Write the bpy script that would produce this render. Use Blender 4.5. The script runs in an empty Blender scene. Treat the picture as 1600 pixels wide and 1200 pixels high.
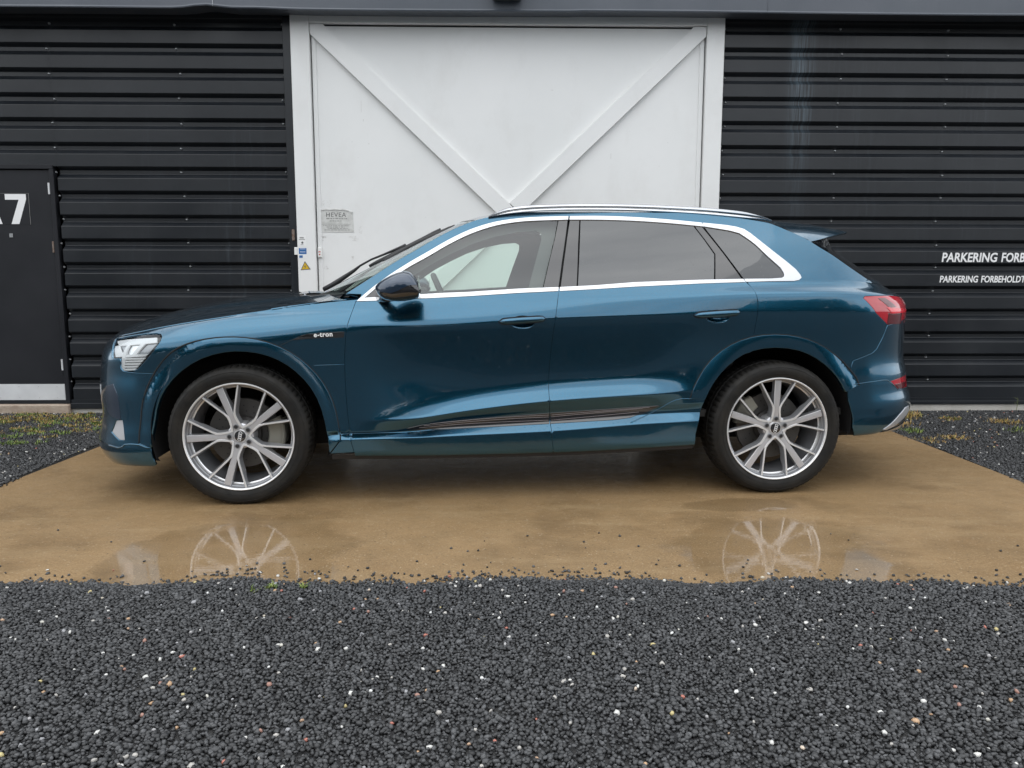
import bpy, math, random
import numpy as np
from mathutils import Vector, Matrix
from mathutils.geometry import delaunay_2d_cdt
random.seed(7); rng = np.random.default_rng(7)
R = math.radians
scene = bpy.context.scene
COL = scene.collection

# ------------------------------------------------------------------ camera
CAM_H, CAM_T, CAM_R, CAM_F = 1.17, 0.1298, 0.0007, 1200.0   # height, pitch down, roll, focal length (px of a 1600 px frame)
cd = bpy.data.cameras.new('camera'); cam = bpy.data.objects.new('camera', cd); COL.objects.link(cam)
cd.sensor_width = 36; cd.lens = 36 * CAM_F / 1600; cd.clip_start = .05; cd.clip_end = 800
cam.matrix_world = Matrix.Translation((0, 0, CAM_H)) @ Matrix.Rotation(math.pi/2 - CAM_T, 4, 'X') @ Matrix.Rotation(CAM_R, 4, 'Z')
scene.camera = cam

# ------------------------------------------------------------------ overcast sky and a soft sun
SUN_EL, SUN_AZ = 66, 205      # elevation; azimuth clockwise from +Y (behind the camera, a little left)
world = bpy.data.worlds.new('World'); scene.world = world; world.use_nodes = True
nt = world.node_tree; nt.nodes.clear()
def wn(t, **k):
    n = nt.nodes.new(t)
    for a, b in k.items(): setattr(n, a, b)
    return n
sky = wn('ShaderNodeTexSky', sky_type='NISHITA', sun_disc=False)
sky.sun_elevation = R(SUN_EL); sky.sun_rotation = R(SUN_AZ); sky.dust_density = 2.0
tc = wn('ShaderNodeTexCoord'); mp = wn('ShaderNodeMapping'); mp.inputs['Scale'].default_value = (1.2, 1.2, 4.5)
no = wn('ShaderNodeTexNoise'); no.inputs['Scale'].default_value = 1.6; no.inputs['Detail'].default_value = 6; no.inputs['Roughness'].default_value = .55
cr = wn('ShaderNodeValToRGB'); cr.color_ramp.elements[0].position = .3; cr.color_ramp.elements[0].color = (11.0, 11.7, 12.6, 1)
cr.color_ramp.elements[1].position = .72; cr.color_ramp.elements[1].color = (19.5, 19.9, 20.2, 1)
mx = wn('ShaderNodeMix', data_type='RGBA'); mx.inputs[0].default_value = .93
bg = wn('ShaderNodeBackground'); bg.inputs[1].default_value = .1; wo = wn('ShaderNodeOutputWorld')
L = nt.links.new
L(tc.outputs['Generated'], mp.inputs[0]); L(mp.outputs[0], no.inputs['Vector']); L(no.outputs['Fac'], cr.inputs[0])
L(sky.outputs[0], mx.inputs[6]); L(cr.outputs[0], mx.inputs[7]); L(mx.outputs[2], bg.inputs[0]); L(bg.outputs[0], wo.inputs[0])
sd = bpy.data.lights.new('sun', 'SUN'); sd.energy = .8; sd.angle = R(75); sd.color = (1, .975, .94)
sun = bpy.data.objects.new('sun', sd); COL.objects.link(sun)
_az = R(SUN_AZ); _el = R(SUN_EL)
sdir = Vector((math.sin(_az)*math.cos(_el), math.cos(_az)*math.cos(_el), math.sin(_el)))
sun.rotation_euler = sdir.to_track_quat('Z', 'Y').to_euler(); sun.location = (0, -5, 20)
scene.view_settings.view_transform = 'Standard'; scene.view_settings.look = 'None'
scene.view_settings.exposure = 0.2; scene.view_settings.gamma = 1.0; scene.view_settings.use_curve_mapping = False

# ------------------------------------------------------------------ object helpers
def put(o, parent=None, label=None, cat=None, group=None, kind=None):
    COL.objects.link(o)
    if parent is not None: o.parent = parent
    for k, v in (('label', label), ('category', cat), ('group', group), ('kind', kind)):
        if v: o[k] = v
    return o
def empty(name, loc=(0, 0, 0), rz=0, **k):
    o = bpy.data.objects.new(name, None); o.location = loc; o.rotation_euler = (0, 0, rz); o.empty_display_size = .2
    return put(o, **k)
def mesh(name, V, Fc, mat=None, parent=None, smooth=False, normals=None, **k):
    me = bpy.data.meshes.new(name)
    V = np.asarray(V, dtype=float)
    me.from_pydata([tuple(v) for v in V], [], [tuple(int(i) for i in f) for f in Fc])
    if mat is not None:
        for m in (mat if isinstance(mat, (list, tuple)) else [mat]): me.materials.append(m)
    if smooth or normals is not None: me.shade_smooth()
    me.update()
    if normals is not None: me.normals_split_custom_set_from_vertices([tuple(n) for n in normals])
    o = bpy.data.objects.new(name, me)
    return put(o, parent, **k)
def bigmesh(name, V, tris, mat, parent=None, cols=None, **k):
    me = bpy.data.meshes.new(name); V = np.ascontiguousarray(V, dtype=np.float32); T = np.ascontiguousarray(tris, dtype=np.int32)
    n = T.shape[1]
    me.vertices.add(len(V)); me.vertices.foreach_set('co', V.ravel())
    me.loops.add(T.size); me.loops.foreach_set('vertex_index', T.ravel())
    me.polygons.add(len(T)); me.polygons.foreach_set('loop_start', np.arange(0, T.size, n, dtype=np.int32))
    me.update(calc_edges=True)
    if cols is not None:
        at = me.color_attributes.new('tint', 'FLOAT_COLOR', 'POINT'); at.data.foreach_set('color', np.ascontiguousarray(cols, dtype=np.float32).ravel())
    me.materials.append(mat)
    return put(bpy.data.objects.new(name, me), parent, **k)
class MB:                                            # collects simple solids into one mesh
    def __init__(s): s.V = []; s.F = []; s.M = []
    def add(s, V, Fc, m=0):
        b = len(s.V); s.V += [tuple(v) for v in V]; s.F += [tuple(b+i for i in f) for f in Fc]; s.M += [m]*len(Fc); return s
    def box(s, x0, x1, y0, y1, z0, z1, m=0, bev=0):
        if bev:
            b = bev; P = []; lv = [(z0, b), (z0+b, 0), (z1-b, 0), (z1, b)]
            for z, i in lv:
                P += [(x0+i+b, y0+i, z), (x1-i-b, y0+i, z), (x1-i, y0+i+b, z), (x1-i, y1-i-b, z), (x1-i-b, y1-i, z), (x0+i+b, y1-i, z), (x0+i, y1-i-b, z), (x0+i, y0+i+b, z)]
            Fc = [tuple(range(7, -1, -1)), tuple(range(24, 32))]
            for l in range(3):
                for k in range(8): Fc.append((l*8+k, l*8+(k+1) % 8, l*8+8+(k+1) % 8, l*8+8+k))
            return s.add(P, Fc, m)
        P = [(x, y, z) for z in (z0, z1) for x, y in ((x0, y0), (x1, y0), (x1, y1), (x0, y1))]
        return s.add(P, [(3, 2, 1, 0), (4, 5, 6, 7), (0, 1, 5, 4), (1, 2, 6, 5), (2, 3, 7, 6), (3, 0, 4, 7)], m)
    def prism(s, poly, y0, y1, m=0, inset=0):         # poly in x,z ; extruded along y
        n = len(poly); c = np.mean(poly, axis=0)
        A = [(p[0], y1, p[1]) for p in poly]; 
        Bq = []
        for i, p in enumerate(poly):
            q = np.array(p, float)
            if inset:
                a = np.array(poly[i-1], float); d = np.array(poly[(i+1) % n], float)
                e1 = q-a; e2 = d-q; n1 = np.array([e1[1], -e1[0]])/(np.hypot(*e1)+1e-9); n2 = np.array([e2[1], -e2[0]])/(np.hypot(*e2)+1e-9)
                nn = n1+n2; l = np.hypot(*nn); nn = nn/(l+1e-9)
                sg = area2(poly) 
                q = q - np.sign(sg)*nn*inset/max(.4, l/2)
            Bq.append((q[0], y0, q[1]))
        return s.add(A+Bq, [tuple(range(n)), tuple(range(2*n-1, n-1, -1))] + [(i, n+i, n+(i+1) % n, (i+1) % n) for i in range(n)], m)
    def tube(s, pts, r, n=8, m=0, closed=False):
        pts = [Vector(p) for p in pts]; N = len(pts); rs = r if isinstance(r, (list, tuple)) else [r]*N; P = []
        up = Vector((0, 0, 1))
        for i, p in enumerate(pts):
            if closed: t = (pts[(i+1) % N]-pts[i-1])
            else: t = pts[min(i+1, N-1)]-pts[max(i-1, 0)]
            t.normalize(); a = t.cross(up if abs(t.z) < .95 else Vector((1, 0, 0))); a.normalize(); b = a.cross(t)
            for k in range(n): th = 2*math.pi*k/n; P.append(p+(a*math.cos(th)+b*math.sin(th))*rs[i])
        Fc = [];
        for i in range(N if closed else N-1):
            j = (i+1) % N
            for k in range(n): Fc.append((i*n+k, i*n+(k+1) % n, j*n+(k+1) % n, j*n+k))
        if not closed: Fc += [tuple(range(n-1, -1, -1)), tuple(range((N-1)*n, N*n))]
        return s.add(P, Fc, m)
    def lathe_y(s, prof, n=64, m=0, cx=0, cz=0, a0=0, a1=None, closed=False):  # prof: (r, y) around axis Y
        full = a1 is None; a1 = a0+2*math.pi if full else a1; P = []; K = len(prof); N = n if full else n+1
        for i in range(N):
            th = a0+(a1-a0)*i/n; c, q = math.cos(th), math.sin(th)
            P += [(cx+r*c, y, cz+r*q) for r, y in prof]
        Fc = []
        for i in range(n):
            j = (i+1) % N
            for k in range(K if closed else K-1): k2 = (k+1) % K; Fc.append((i*K+k, i*K+k2, j*K+k2, j*K+k))
        if closed and not full: Fc += [tuple(range(K-1, -1, -1)), tuple(range(n*K, n*K+K))]
        return s.add(P, Fc, m)
    def build(s, name, mat, parent=None, smooth=False, ang=None, **k):
        o = mesh(name, s.V, s.F, mat, parent, smooth=smooth, **k)
        if any(s.M): o.data.polygons.foreach_set('material_index', s.M)
        if ang: o.data.set_sharp_from_angle(angle=R(ang))
        fixn(o.data)
        return o
def fixn(me):
    import bmesh
    bm = bmesh.new(); bm.from_mesh(me); bmesh.ops.recalc_face_normals(bm, faces=bm.faces); bm.to_mesh(me); bm.free()
def area2(p):
    p = np.asarray(p, float); x, y = p[:, 0], p[:, 1]
    return .5*np.sum(x*np.roll(y, -1)-np.roll(x, -1)*y)

# ------------------------------------------------------------------ materials
def mat(name, col=(.5, .5, .5), rough=.5, metal=0, coat=0, coatr=.03, ior=1.5, spec=None, **k):
    m = bpy.data.materials.new(name); m.use_nodes = True; b = m.node_tree.nodes['Principled BSDF']
    b.inputs['Base Color'].default_value = (*col, 1); b.inputs['Roughness'].default_value = rough; b.inputs['Metallic'].default_value = metal
    b.inputs['Coat Weight'].default_value = coat; b.inputs['Coat Roughness'].default_value = coatr; b.inputs['IOR'].default_value = ior
    if spec is not None: b.inputs['Specular IOR Level'].default_value = spec
    return m
class NT:
    def __init__(s, m): s.t = m.node_tree; s.b = s.t.nodes['Principled BSDF']; s.out = s.t.nodes['Material Output']
    def n(s, typ, ins=None, **k):
        x = s.t.nodes.new(typ)
        for a, b in k.items(): setattr(x, a, b)
        for a, b in (ins or {}).items():
            if hasattr(b, 'is_linked') or isinstance(b, bpy.types.NodeSocket): s.t.links.new(b, x.inputs[a])
            else: x.inputs[a].default_value = b
        return x
    def l(s, a, b): s.t.links.new(a, b)
    def noise(s, scale, detail=4, rough=.5, vec=None, dim='3D'):
        x = s.n('ShaderNodeTexNoise', {'Scale': scale, 'Detail': detail, 'Roughness': rough})
        s.l(vec or s.pos(), x.inputs['Vector']); return x.outputs['Fac']
    def pos(s):
        if not hasattr(s, '_p'): s._p = s.n('ShaderNodeNewGeometry').outputs['Position']
        return s._p
    def obj(s):
        if not hasattr(s, '_o'): s._o = s.n('ShaderNodeTexCoord').outputs['Object']
        return s._o
    def map(s, vec, scale=(1, 1, 1), rot=(0, 0, 0), loc=(0, 0, 0)):
        return s.n('ShaderNodeMapping', {'Vector': vec, 'Scale': scale, 'Rotation': rot, 'Location': loc}).outputs[0]
    def ramp(s, fac, stops):
        r = s.n('ShaderNodeValToRGB', {0: fac}); e = r.color_ramp.elements
        while len(e) < len(stops): e.new(.5)
        for i, (p, c) in enumerate(stops): e[i].position = p; e[i].color = (*c, 1) if isinstance(c, (tuple, list)) else (c, c, c, 1)
        return r.outputs[0]
    def mr(s, v, a, b, c, d, smooth=False):
        x = s.n('ShaderNodeMapRange', {0: v, 1: a, 2: b, 3: c, 4: d}); 
        if smooth: x.interpolation_type = 'SMOOTHSTEP'
        return x.outputs[0]
    def mix(s, f, a, b, mode='MIX'):
        x = s.n('ShaderNodeMix', data_type='RGBA', blend_type=mode)
        for i, v in ((0, f), (6, a), (7, b)):
            if isinstance(v, bpy.types.NodeSocket): s.l(v, x.inputs[i])
            else: x.inputs[i].default_value = (*v, 1) if isinstance(v, (tuple, list)) else v
        return x.outputs[2]
    def math(s, op, a, b=0):
        x = s.n('ShaderNodeMath', operation=op)
        for i, v in ((0, a), (1, b)):
            if isinstance(v, bpy.types.NodeSocket): s.l(v, x.inputs[i])
            else: x.inputs[i].default_value = v
        return x.outputs[0]
    def bump(s, h, strength=.3, dist=.01, nrm=None):
        x = s.n('ShaderNodeBump', {'Height': h, 'Strength': strength, 'Distance': dist}); s.lastbump = x
        if nrm is not None: s.l(nrm, x.inputs['Normal'])
        return x.outputs[0]
def paint_mat(name, col, metal=.55, rough=.36, drops=.35):
    m = mat(name, col, rough, metal, coat=1, coatr=.02); m.node_tree.nodes['Principled BSDF'].inputs['Coat IOR'].default_value = 1.6; t = NT(m); o = t.obj()
    fl = t.n('ShaderNodeTexVoronoi', {'Scale': 900.0, 'Vector': o}); 
    c = t.mix(t.mr(fl.outputs['Distance'], 0, 1, 0, 1), tuple(v*1.35 for v in col), tuple(v*.75 for v in col)); 
    dirt = t.noise(2.2, 5, .6, o); c = t.mix(t.mr(dirt, .45, .8, 0, .10), c, (.10, .12, .12)); t.l(c, t.b.inputs['Base Color'])
    v = t.n('ShaderNodeTexVoronoi', {'Scale': 105.0, 'Vector': o, 'Randomness': 1.0})
    v2 = t.n('ShaderNodeTexVoronoi', {'Scale': 42.0, 'Vector': o})
    big = t.mr(v.outputs['Color'], .35, .75, 0, 1)
    sep = t.n('ShaderNodeSeparateColor', {0: v.outputs['Color']}); size = t.mr(sep.outputs[0], .45, 1, 0, .42)
    d1 = t.math('MAXIMUM', t.math('SUBTRACT', size, v.outputs['Distance']), 0)
    sep2 = t.n('ShaderNodeSeparateColor', {0: v2.outputs['Color']}); s2 = t.mr(sep2.outputs[1], .8, 1, 0, .2)
    d2 = t.math('MAXIMUM', t.math('SUBTRACT', s2, v2.outputs['Distance']), 0)
    h = t.math('ADD', t.math('MULTIPLY', d1, 1.0), t.math('MULTIPLY', d2, 1.5))
    wv = t.noise(6, 2, .5, o)
    nb = t.bump(h, drops, .004); gn = t.n('ShaderNodeNewGeometry').outputs['Normal']; gz = t.n('ShaderNodeSeparateXYZ', {0: gn}).outputs[2]   # drops stay on level metal, run off upright panels
    t.l(t.math('MULTIPLY', t.mr(gz, .25, .85, .30, 3.2), drops), t.lastbump.inputs['Strength']); nb2 = t.bump(wv, .03, .02, nb)
    t.l(nb2, t.b.inputs['Coat Normal'])
    t.l(t.mr(t.noise(14, 4, .6, o), .35, .8, .02, .12), t.b.inputs['Coat Roughness'])
    return m
M = {}
M['paint'] = paint_mat('teal_metallic_paint', (.0075, .082, .146), .94, .20)
M['gloss_black'] = mat('gloss_black', (.014, .014, .016), .1, 0, coat=.9); M['gloss_black'].node_tree.nodes['Principled BSDF'].inputs['Coat IOR'].default_value = 1.6
M['black'] = mat('black_plastic', (.014, .014, .015), .5)
M['void'] = mat('dark_liner', (.006, .006, .007), .8)
M['rubber'] = mat('rubber', (.022, .021, .021), .62, spec=.22)
t = NT(M['rubber']); o_ = t.obj(); c_ = t.mix(t.mr(t.noise(9, 6, .65, o_), .35, .7, 0, 1), (.011, .011, .011), (.024, .022, .019)); t.l(c_, t.b.inputs['Base Color'])
t.l(t.mr(t.noise(20, 3, .5, o_), .3, .7, .45, .75), t.b.inputs['Roughness'])
M['chrome'] = mat('satin_aluminium', (.55, .56, .58), .24, 1); 
M['alloy'] = mat('machined_alloy', (.82, .82, .82), .34, .55)
t = NT(M['alloy']); t.l(t.bump(t.noise(180, 2, .5, t.map(t.obj(), (1, .1, 1))), .06, .002), t.b.inputs['Normal'])
M['alloy_dark'] = mat('grey_alloy_paint', (.30, .305, .32), .35, .5, coat=.5)
M['alloy_face'] = mat('brushed_grey_alloy', (.58, .58, .60), .34, .6)
M['steel'] = mat('brake_steel', (.10, .095, .09), .45, .7)
M['caliper'] = mat('caliper', (.27, .26, .22), .5, .3)
M['trim'] = mat('interior_trim', (.055, .055, .055), .75)
M['trim_light'] = mat('light_headliner', (.22, .22, .21), .8)
M['leather'] = mat('black_leather', (.03, .03, .03), .5)
def glass_mat(name, tint, boost=1.9, rough=0.0):
    m = bpy.data.materials.new(name); m.use_nodes = True; t = m.node_tree; t.nodes.clear()
    o = t.nodes.new('ShaderNodeOutputMaterial'); mixs = t.nodes.new('ShaderNodeMixShader'); tr = t.nodes.new('ShaderNodeBsdfTransparent'); g = t.nodes.new('ShaderNodeBsdfGlossy')
    gq = t.nodes.new('ShaderNodeNewGeometry'); dt = t.nodes.new('ShaderNodeVectorMath'); dt.operation = 'DOT_PRODUCT'; t.links.new(gq.outputs['Incoming'], dt.inputs[0]); t.links.new(gq.outputs['Normal'], dt.inputs[1])
    ab = t.nodes.new('ShaderNodeMath'); ab.operation = 'ABSOLUTE'; t.links.new(dt.outputs['Value'], ab.inputs[0]); om = t.nodes.new('ShaderNodeMath'); om.operation = 'SUBTRACT'; om.inputs[0].default_value = 1; t.links.new(ab.outputs[0], om.inputs[1])
    pw = t.nodes.new('ShaderNodeMath'); pw.operation = 'POWER'; pw.inputs[1].default_value = 5; t.links.new(om.outputs[0], pw.inputs[0]); f = t.nodes.new('ShaderNodeMath'); f.operation = 'MULTIPLY_ADD'; f.inputs[1].default_value = .5; f.inputs[2].default_value = .042; t.links.new(pw.outputs[0], f.inputs[0]); mu = t.nodes.new('ShaderNodeMath'); mu.operation = 'MULTIPLY'; mu.inputs[1].default_value = boost; mu.use_clamp = True
    tr.inputs[0].default_value = (*tint, 1); g.inputs['Roughness'].default_value = rough; g.inputs['Color'].default_value = (.96, .98, 1, 1)
    n = t.nodes.new('ShaderNodeTexNoise'); n.inputs['Scale'].default_value = 5; n.inputs['Detail'].default_value = 1; tcn = t.nodes.new('ShaderNodeTexCoord'); bp = t.nodes.new('ShaderNodeBump'); bp.inputs['Strength'].default_value = .05; bp.inputs['Distance'].default_value = .02
    v = t.nodes.new('ShaderNodeTexVoronoi'); v.inputs['Scale'].default_value = 95
    sp = t.nodes.new('ShaderNodeSeparateColor'); m1 = t.nodes.new('ShaderNodeMapRange'); m1.inputs[1].default_value = .72; m1.inputs[3].default_value = 0; m1.inputs[4].default_value = .34
    sb = t.nodes.new('ShaderNodeMath'); sb.operation = 'SUBTRACT'; mxx = t.nodes.new('ShaderNodeMath'); mxx.operation = 'MAXIMUM'; mxx.inputs[1].default_value = 0
    bp2 = t.nodes.new('ShaderNodeBump'); bp2.inputs['Strength'].default_value = .25; bp2.inputs['Distance'].default_value = .004
    k = t.links.new
    k(tcn.outputs['Object'], n.inputs['Vector']); k(n.outputs['Fac'], bp.inputs['Height']); k(tcn.outputs['Object'], v.inputs['Vector']); k(v.outputs['Color'], sp.inputs[0]); k(sp.outputs[0], m1.inputs[0])
    k(m1.outputs[0], sb.inputs[0]); k(v.outputs['Distance'], sb.inputs[1]); k(sb.outputs[0], mxx.inputs[0]); k(mxx.outputs[0], bp2.inputs['Height']); k(bp.outputs[0], bp2.inputs['Normal'])
    k(bp2.outputs[0], g.inputs['Normal']); k(f.outputs[0], mu.inputs[0]); k(mu.outputs[0], mixs.inputs[0]); k(tr.outputs[0], mixs.inputs[1]); k(g.outputs[0], mixs.inputs[2]); k(mixs.outputs[0], o.inputs[0])
    return m
M['glass'] = glass_mat('green_tinted_glass', (.80, .915, .855), 1.9)
M['glass_clear'] = glass_mat('clear_lens', (.93, .95, .96), 1.3)
M['glass_dark'] = glass_mat('privacy_glass', (.05, .05, .055), 2.6)
M['red_lens'] = mat('red_lens', (.42, .006, .018), .08, 0, coat=1)
M['red_dark'] = mat('dark_red_lens', (.10, .006, .012), .1, 0, coat=1)
M['red_bright'] = mat('bright_red_lens', (.75, .01, .03), .15, 0, coat=1)
M['white_plastic'] = mat('white_plastic', (.78, .78, .76), .35, coat=.5)
M['silver'] = mat('silver_trim', (.46, .47, .49), .35, .5)
# ================================================================== THE CAR: sculpted surfaces
# car coordinates: x back from the front axle, w half-width from the centre plane, z up; local y = .95 - side*w
YA = .0816; W0 = np.array([-1.4384, 3.9732, 0.0])
CA = np.array([math.cos(YA), math.sin(YA), 0]); CB = np.array([-math.sin(YA), math.cos(YA), 0])
def c2w(P): P = np.asarray(P, float); return W0 + P[..., :1]*CA + (.95-P[..., 1:2])*CB + P[..., 2:3]*np.array([0, 0, 1.])
def view(P):                                           # reference view used to read the photograph's outlines
    P = c2w(P)-np.array([0, 0, CAM_H]); c, s = math.cos(CAM_T), math.sin(CAM_T)
    d = P[..., 1]*c-P[..., 2]*s; u = P[..., 1]*s+P[..., 2]*c; X = CAM_F*P[..., 0]/d; Y = -CAM_F*u/d
    return np.stack([800+X*math.cos(CAM_R)-Y*math.sin(CAM_R), 600+X*math.sin(CAM_R)+Y*math.cos(CAM_R)], -1)
def pchip(xs, ys, x):
    xs = np.asarray(xs, float); ys = np.asarray(ys, float); h = np.diff(xs); d = np.diff(ys)/h
    m = np.zeros(len(xs)); m[0] = d[0]; m[-1] = d[-1]
    for i in range(1, len(xs)-1):
        if d[i-1]*d[i] > 0: w1 = 2*h[i]+h[i-1]; w2 = h[i]+2*h[i-1]; m[i] = (w1+w2)/(w1/d[i-1]+w2/d[i])
    x = np.clip(x, xs[0], xs[-1]); k = np.clip(np.searchsorted(xs, x)-1, 0, len(xs)-2); t = (x-xs[k])/h[k]
    return (2*t**3-3*t**2+1)*ys[k]+(t**3-2*t**2+t)*h[k]*m[k]+(-2*t**3+3*t**2)*ys[k+1]+(t**3-t**2)*h[k]*m[k+1]
XG = np.arange(-1.1, 4.2, .01)
def smooth(a, sig):
    if sig <= 0: return a
    n = int(4*sig/.01); k = np.exp(-.5*(np.arange(-n, n+1)*.01/sig)**2); k /= k.sum()
    return np.convolve(np.pad(a, n, mode='edge'), k, 'valid')
# section through the doors, from the sill's underside to the belt line (z, half-width)
DZ = [.250, .256, .32, .372, .380, .392, .418, .424, .45, .476, .482, .512, .538, .546, .575, .61, .66, .75, .86, .95, .985, .995, 1.03, 1.065, 1.10, 1.143]
DW = [.938, .957, .961, .962, .962, .949, .925, .922, .922, .926, .929, .948, .962, .962, .944, .925, .916, .923, .943, .956, .959, .958, .948, .935, .916, .893]
PW = [.932, .951, .955, .955, .955, .954, .954, .954, .953, .952, .952, .951, .950, .950, .949, .948, .946, .944, .946, .955, .958, .957, .950, .937, .917, .893]
KEY = [0, 3.5, 6.5, 9.5, 12.5, 15.3, 18, 20.5, 25]
KZ = {  # x: z of the key lines
 -.95: [.17, .27, .35, .43, .52, .62, .74, .805, .85], -.45: [.205, .30, .38, .46, .54, .64, .80, .878, .945],
 0: [.215, .32, .40, .47, .54, .64, .86, .94, 1.008], .5: [.25, .346, .372, .386, .45, .53, .86, .952, 1.072],
 .9: [.247, .352, .378, .392, .455, .53, .86, .945, 1.105], 1.1: [.246, .358, .395, .428, .482, .555, .86, .957, 1.115],
 1.65: [.250, .376, .421, .479, .542, .618, .86, .990, 1.143], 2.25: [.270, .413, .455, .502, .577, .65, .87, 1.010, 1.170],
 2.6: [.285, .42, .47, .53, .60, .67, .88, 1.020, 1.187], 3.1: [.305, .42, .47, .53, .60, .67, .88, 1.022, 1.197],
 3.5: [.315, .42, .47, .53, .60, .67, .88, 1.018, 1.190], 4.05: [.30, .41, .46, .51, .58, .66, .86, 1.00, 1.13]}
UPX = [-.95, -.45, 0, .58, .9, 1.65, 2.3, 2.75, 3.2, 3.5, 4.05]
UPZ = {18: [.74, .80, .86, .86, .86, .86, .87, .88, .88, .88, .86], 19: [.785, .845, .905, .92, .91, .95, .965, .97, .96, .955, .94],
 20: [.80, .875, .935, .955, .945, .985, 1.005, 1.015, 1.01, 1.01, .985], 21: [.81, .885, .945, .965, .955, .995, 1.015, 1.03, 1.03, 1.03, 1.0],
 22: [.825, .905, .965, .99, .99, 1.03, 1.06, 1.085, 1.09, 1.085, 1.05], 23: [.838, .925, .990, 1.022, 1.02, 1.065, 1.10, 1.125, 1.130, 1.122, 1.085],
 24: [.845, .937, 1.000, 1.036, 1.06, 1.10, 1.135, 1.152, 1.152, 1.146, 1.105], 25: [.85, .945, 1.008, 1.085, 1.105, 1.143, 1.172, 1.190, 1.197, 1.190, 1.13]}
UPW = {18: [.955, .955, .955, .945, .943, .943, .943, .950, .953, .95, .95], 19: [.95, .95, .948, .949, .954, .956, .957, .960, .960, .957, .955],
 20: [.938, .938, .934, .945, .957, .959, .961, .962, .962, .960, .958], 21: [.932, .932, .926, .941, .956, .958, .960, .962, .962, .959, .956],
 22: [.915, .915, .909, .924, .947, .948, .953, .958, .959, .955, .952], 23: [.895, .893, .888, .902, .932, .935, .946, .955, .957, .951, .946],
 24: [.875, .873, .868, .886, .911, .916, .920, .908, .897, .890, .885], 25: [.855, .855, .850, .864, .884, .893, .895, .888, .876, .868, .865]}
_kx = sorted(KZ); ZL = np.zeros((26, len(XG))); WL = np.zeros((26, len(XG)))
_kd = np.interp(KEY, range(26), DZ)
_kt = np.array([pchip(_kx, [KZ[x][j] for x in _kx], XG) for j in range(9)])
for i in range(26):
    for g in range(len(XG)): ZL[i, g] = np.interp(DZ[i], _kd, _kt[:, g])
    if i >= 18: ZL[i] = pchip(UPX, UPZ[i], XG)
    amp = np.interp(XG, [.62, .98, 2.15, 2.5], [0, 1, 1, 0]); amp = amp*amp*(3-2*amp)
    if 3 <= i <= 8: a2 = np.interp(XG, [.46, .54, 2.3, 2.6], [0, .75, 1, 0]); amp = np.maximum(amp, a2)
    if i in (13, 14, 15, 16): a3 = np.interp(XG, [.62, 1.4, 2.1, 2.45], [0, 1, 1, 0]); amp = a3*a3*(3-2*a3)
    w = PW[i]*(1-amp)+DW[i]*amp
    if i >= 18: w = pchip(UPX, UPW[i], XG)
    ZL[i] = smooth(ZL[i], .05 if i < 13 or i > 22 else .09); WL[i] = smooth(w, .04 if i < 13 else .08)
BL = [0, 0, 0]+list(range(1, 25))+[25, 25, 25]          # cubic B-spline control rows with clamped ends
ZC = ZL[BL]; WC = WL[BL]; NV = len(BL)-3
def _bs(t): return np.array([(1-t)**3, 3*t**3-6*t**2+4, -3*t**3+3*t**2+3*t+1, t**3])/6
VS = np.linspace(0, NV, NV*8+1)
_k = np.minimum(VS.astype(int), NV-1); _b = _bs(VS-_k)
ZT = sum(_b[j][:, None]*ZC[_k+j] for j in range(4)); WT = sum(_b[j][:, None]*WC[_k+j] for j in range(4))   # rows v, columns x
ZT = np.maximum.accumulate(ZT+np.arange(len(VS))[:, None]*1e-6, axis=0)
zb = [.10, .17, .24, .29, .35, .46, .58, .67, .76, .83, .87, .92]; xb = [-.80, -.875, -.935, -.95, -.935, -.915, -.922, -.915, -.90, -.878, -.852, -.80]
zr = [.24, .29, .33, .40, .45, .507, .55, .60, .66, .72, .8, .95, 1.04, 1.10, 1.15, 1.2]; xr = [3.66, 3.83, 3.92, 3.975, 3.99, 3.985, 3.965, 3.955, 3.945, 3.925, 3.915, 3.912, 3.912, 3.87, 3.80, 3.70]
_zz = np.arange(.05, 1.3, .005)
def _sm(a, n=7): k = np.exp(-.5*(np.arange(-n, n+1)/(n/2.5))**2); k /= k.sum(); return np.convolve(np.pad(a, n, mode='edge'), k, 'valid')
XFT = _sm(pchip(zb, xb, _zz)); XRT = _sm(pchip(zr, xr, _zz))
cap = lambda t: (1-(1-np.clip(t, 0, 1))**3.2)**(1/3)
_t = np.linspace(0, 1, 2001)**3; _fx = -.92+.95*_t; _fw = .95*cap(_t); UF = np.concatenate([[0], np.cumsum(np.hypot(np.diff(_fx), np.diff(_fw)))])
_rx = 3.95-.9*_t; _rw = .95*cap(_t); UR = np.concatenate([[0], np.cumsum(np.hypot(np.diff(_rx), np.diff(_rw)))])
U1 = UF[-1]; U2 = U1+(3.05-.03); UM = U2+UR[-1]
def x2u(x): return U1+(x-.03)
def s2x(u):                                             # reference x, nose t, tail t for a girth coordinate u
    u = np.asarray(u, float); tf = np.interp(np.clip(u, 0, U1), UF, _t); tr = np.interp(np.clip(UM-u, 0, UR[-1]), UR, _t)
    x0 = np.where(u < U1, -.92+.95*tf, np.where(u > U2, 3.95-.9*tr, .03+(u-U1))); return x0, np.where(u < U1, tf, 1), np.where(u > U2, tr, 1)
def _bil(T, iv, ix):
    i0 = np.clip(iv.astype(int), 0, T.shape[0]-2); j0 = np.clip(ix.astype(int), 0, T.shape[1]-2); fi = iv-i0; fj = ix-j0
    return (T[i0, j0]*(1-fi)+T[i0+1, j0]*fi)*(1-fj)+(T[i0, j0+1]*(1-fi)+T[i0+1, j0+1]*fi)*fj
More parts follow.
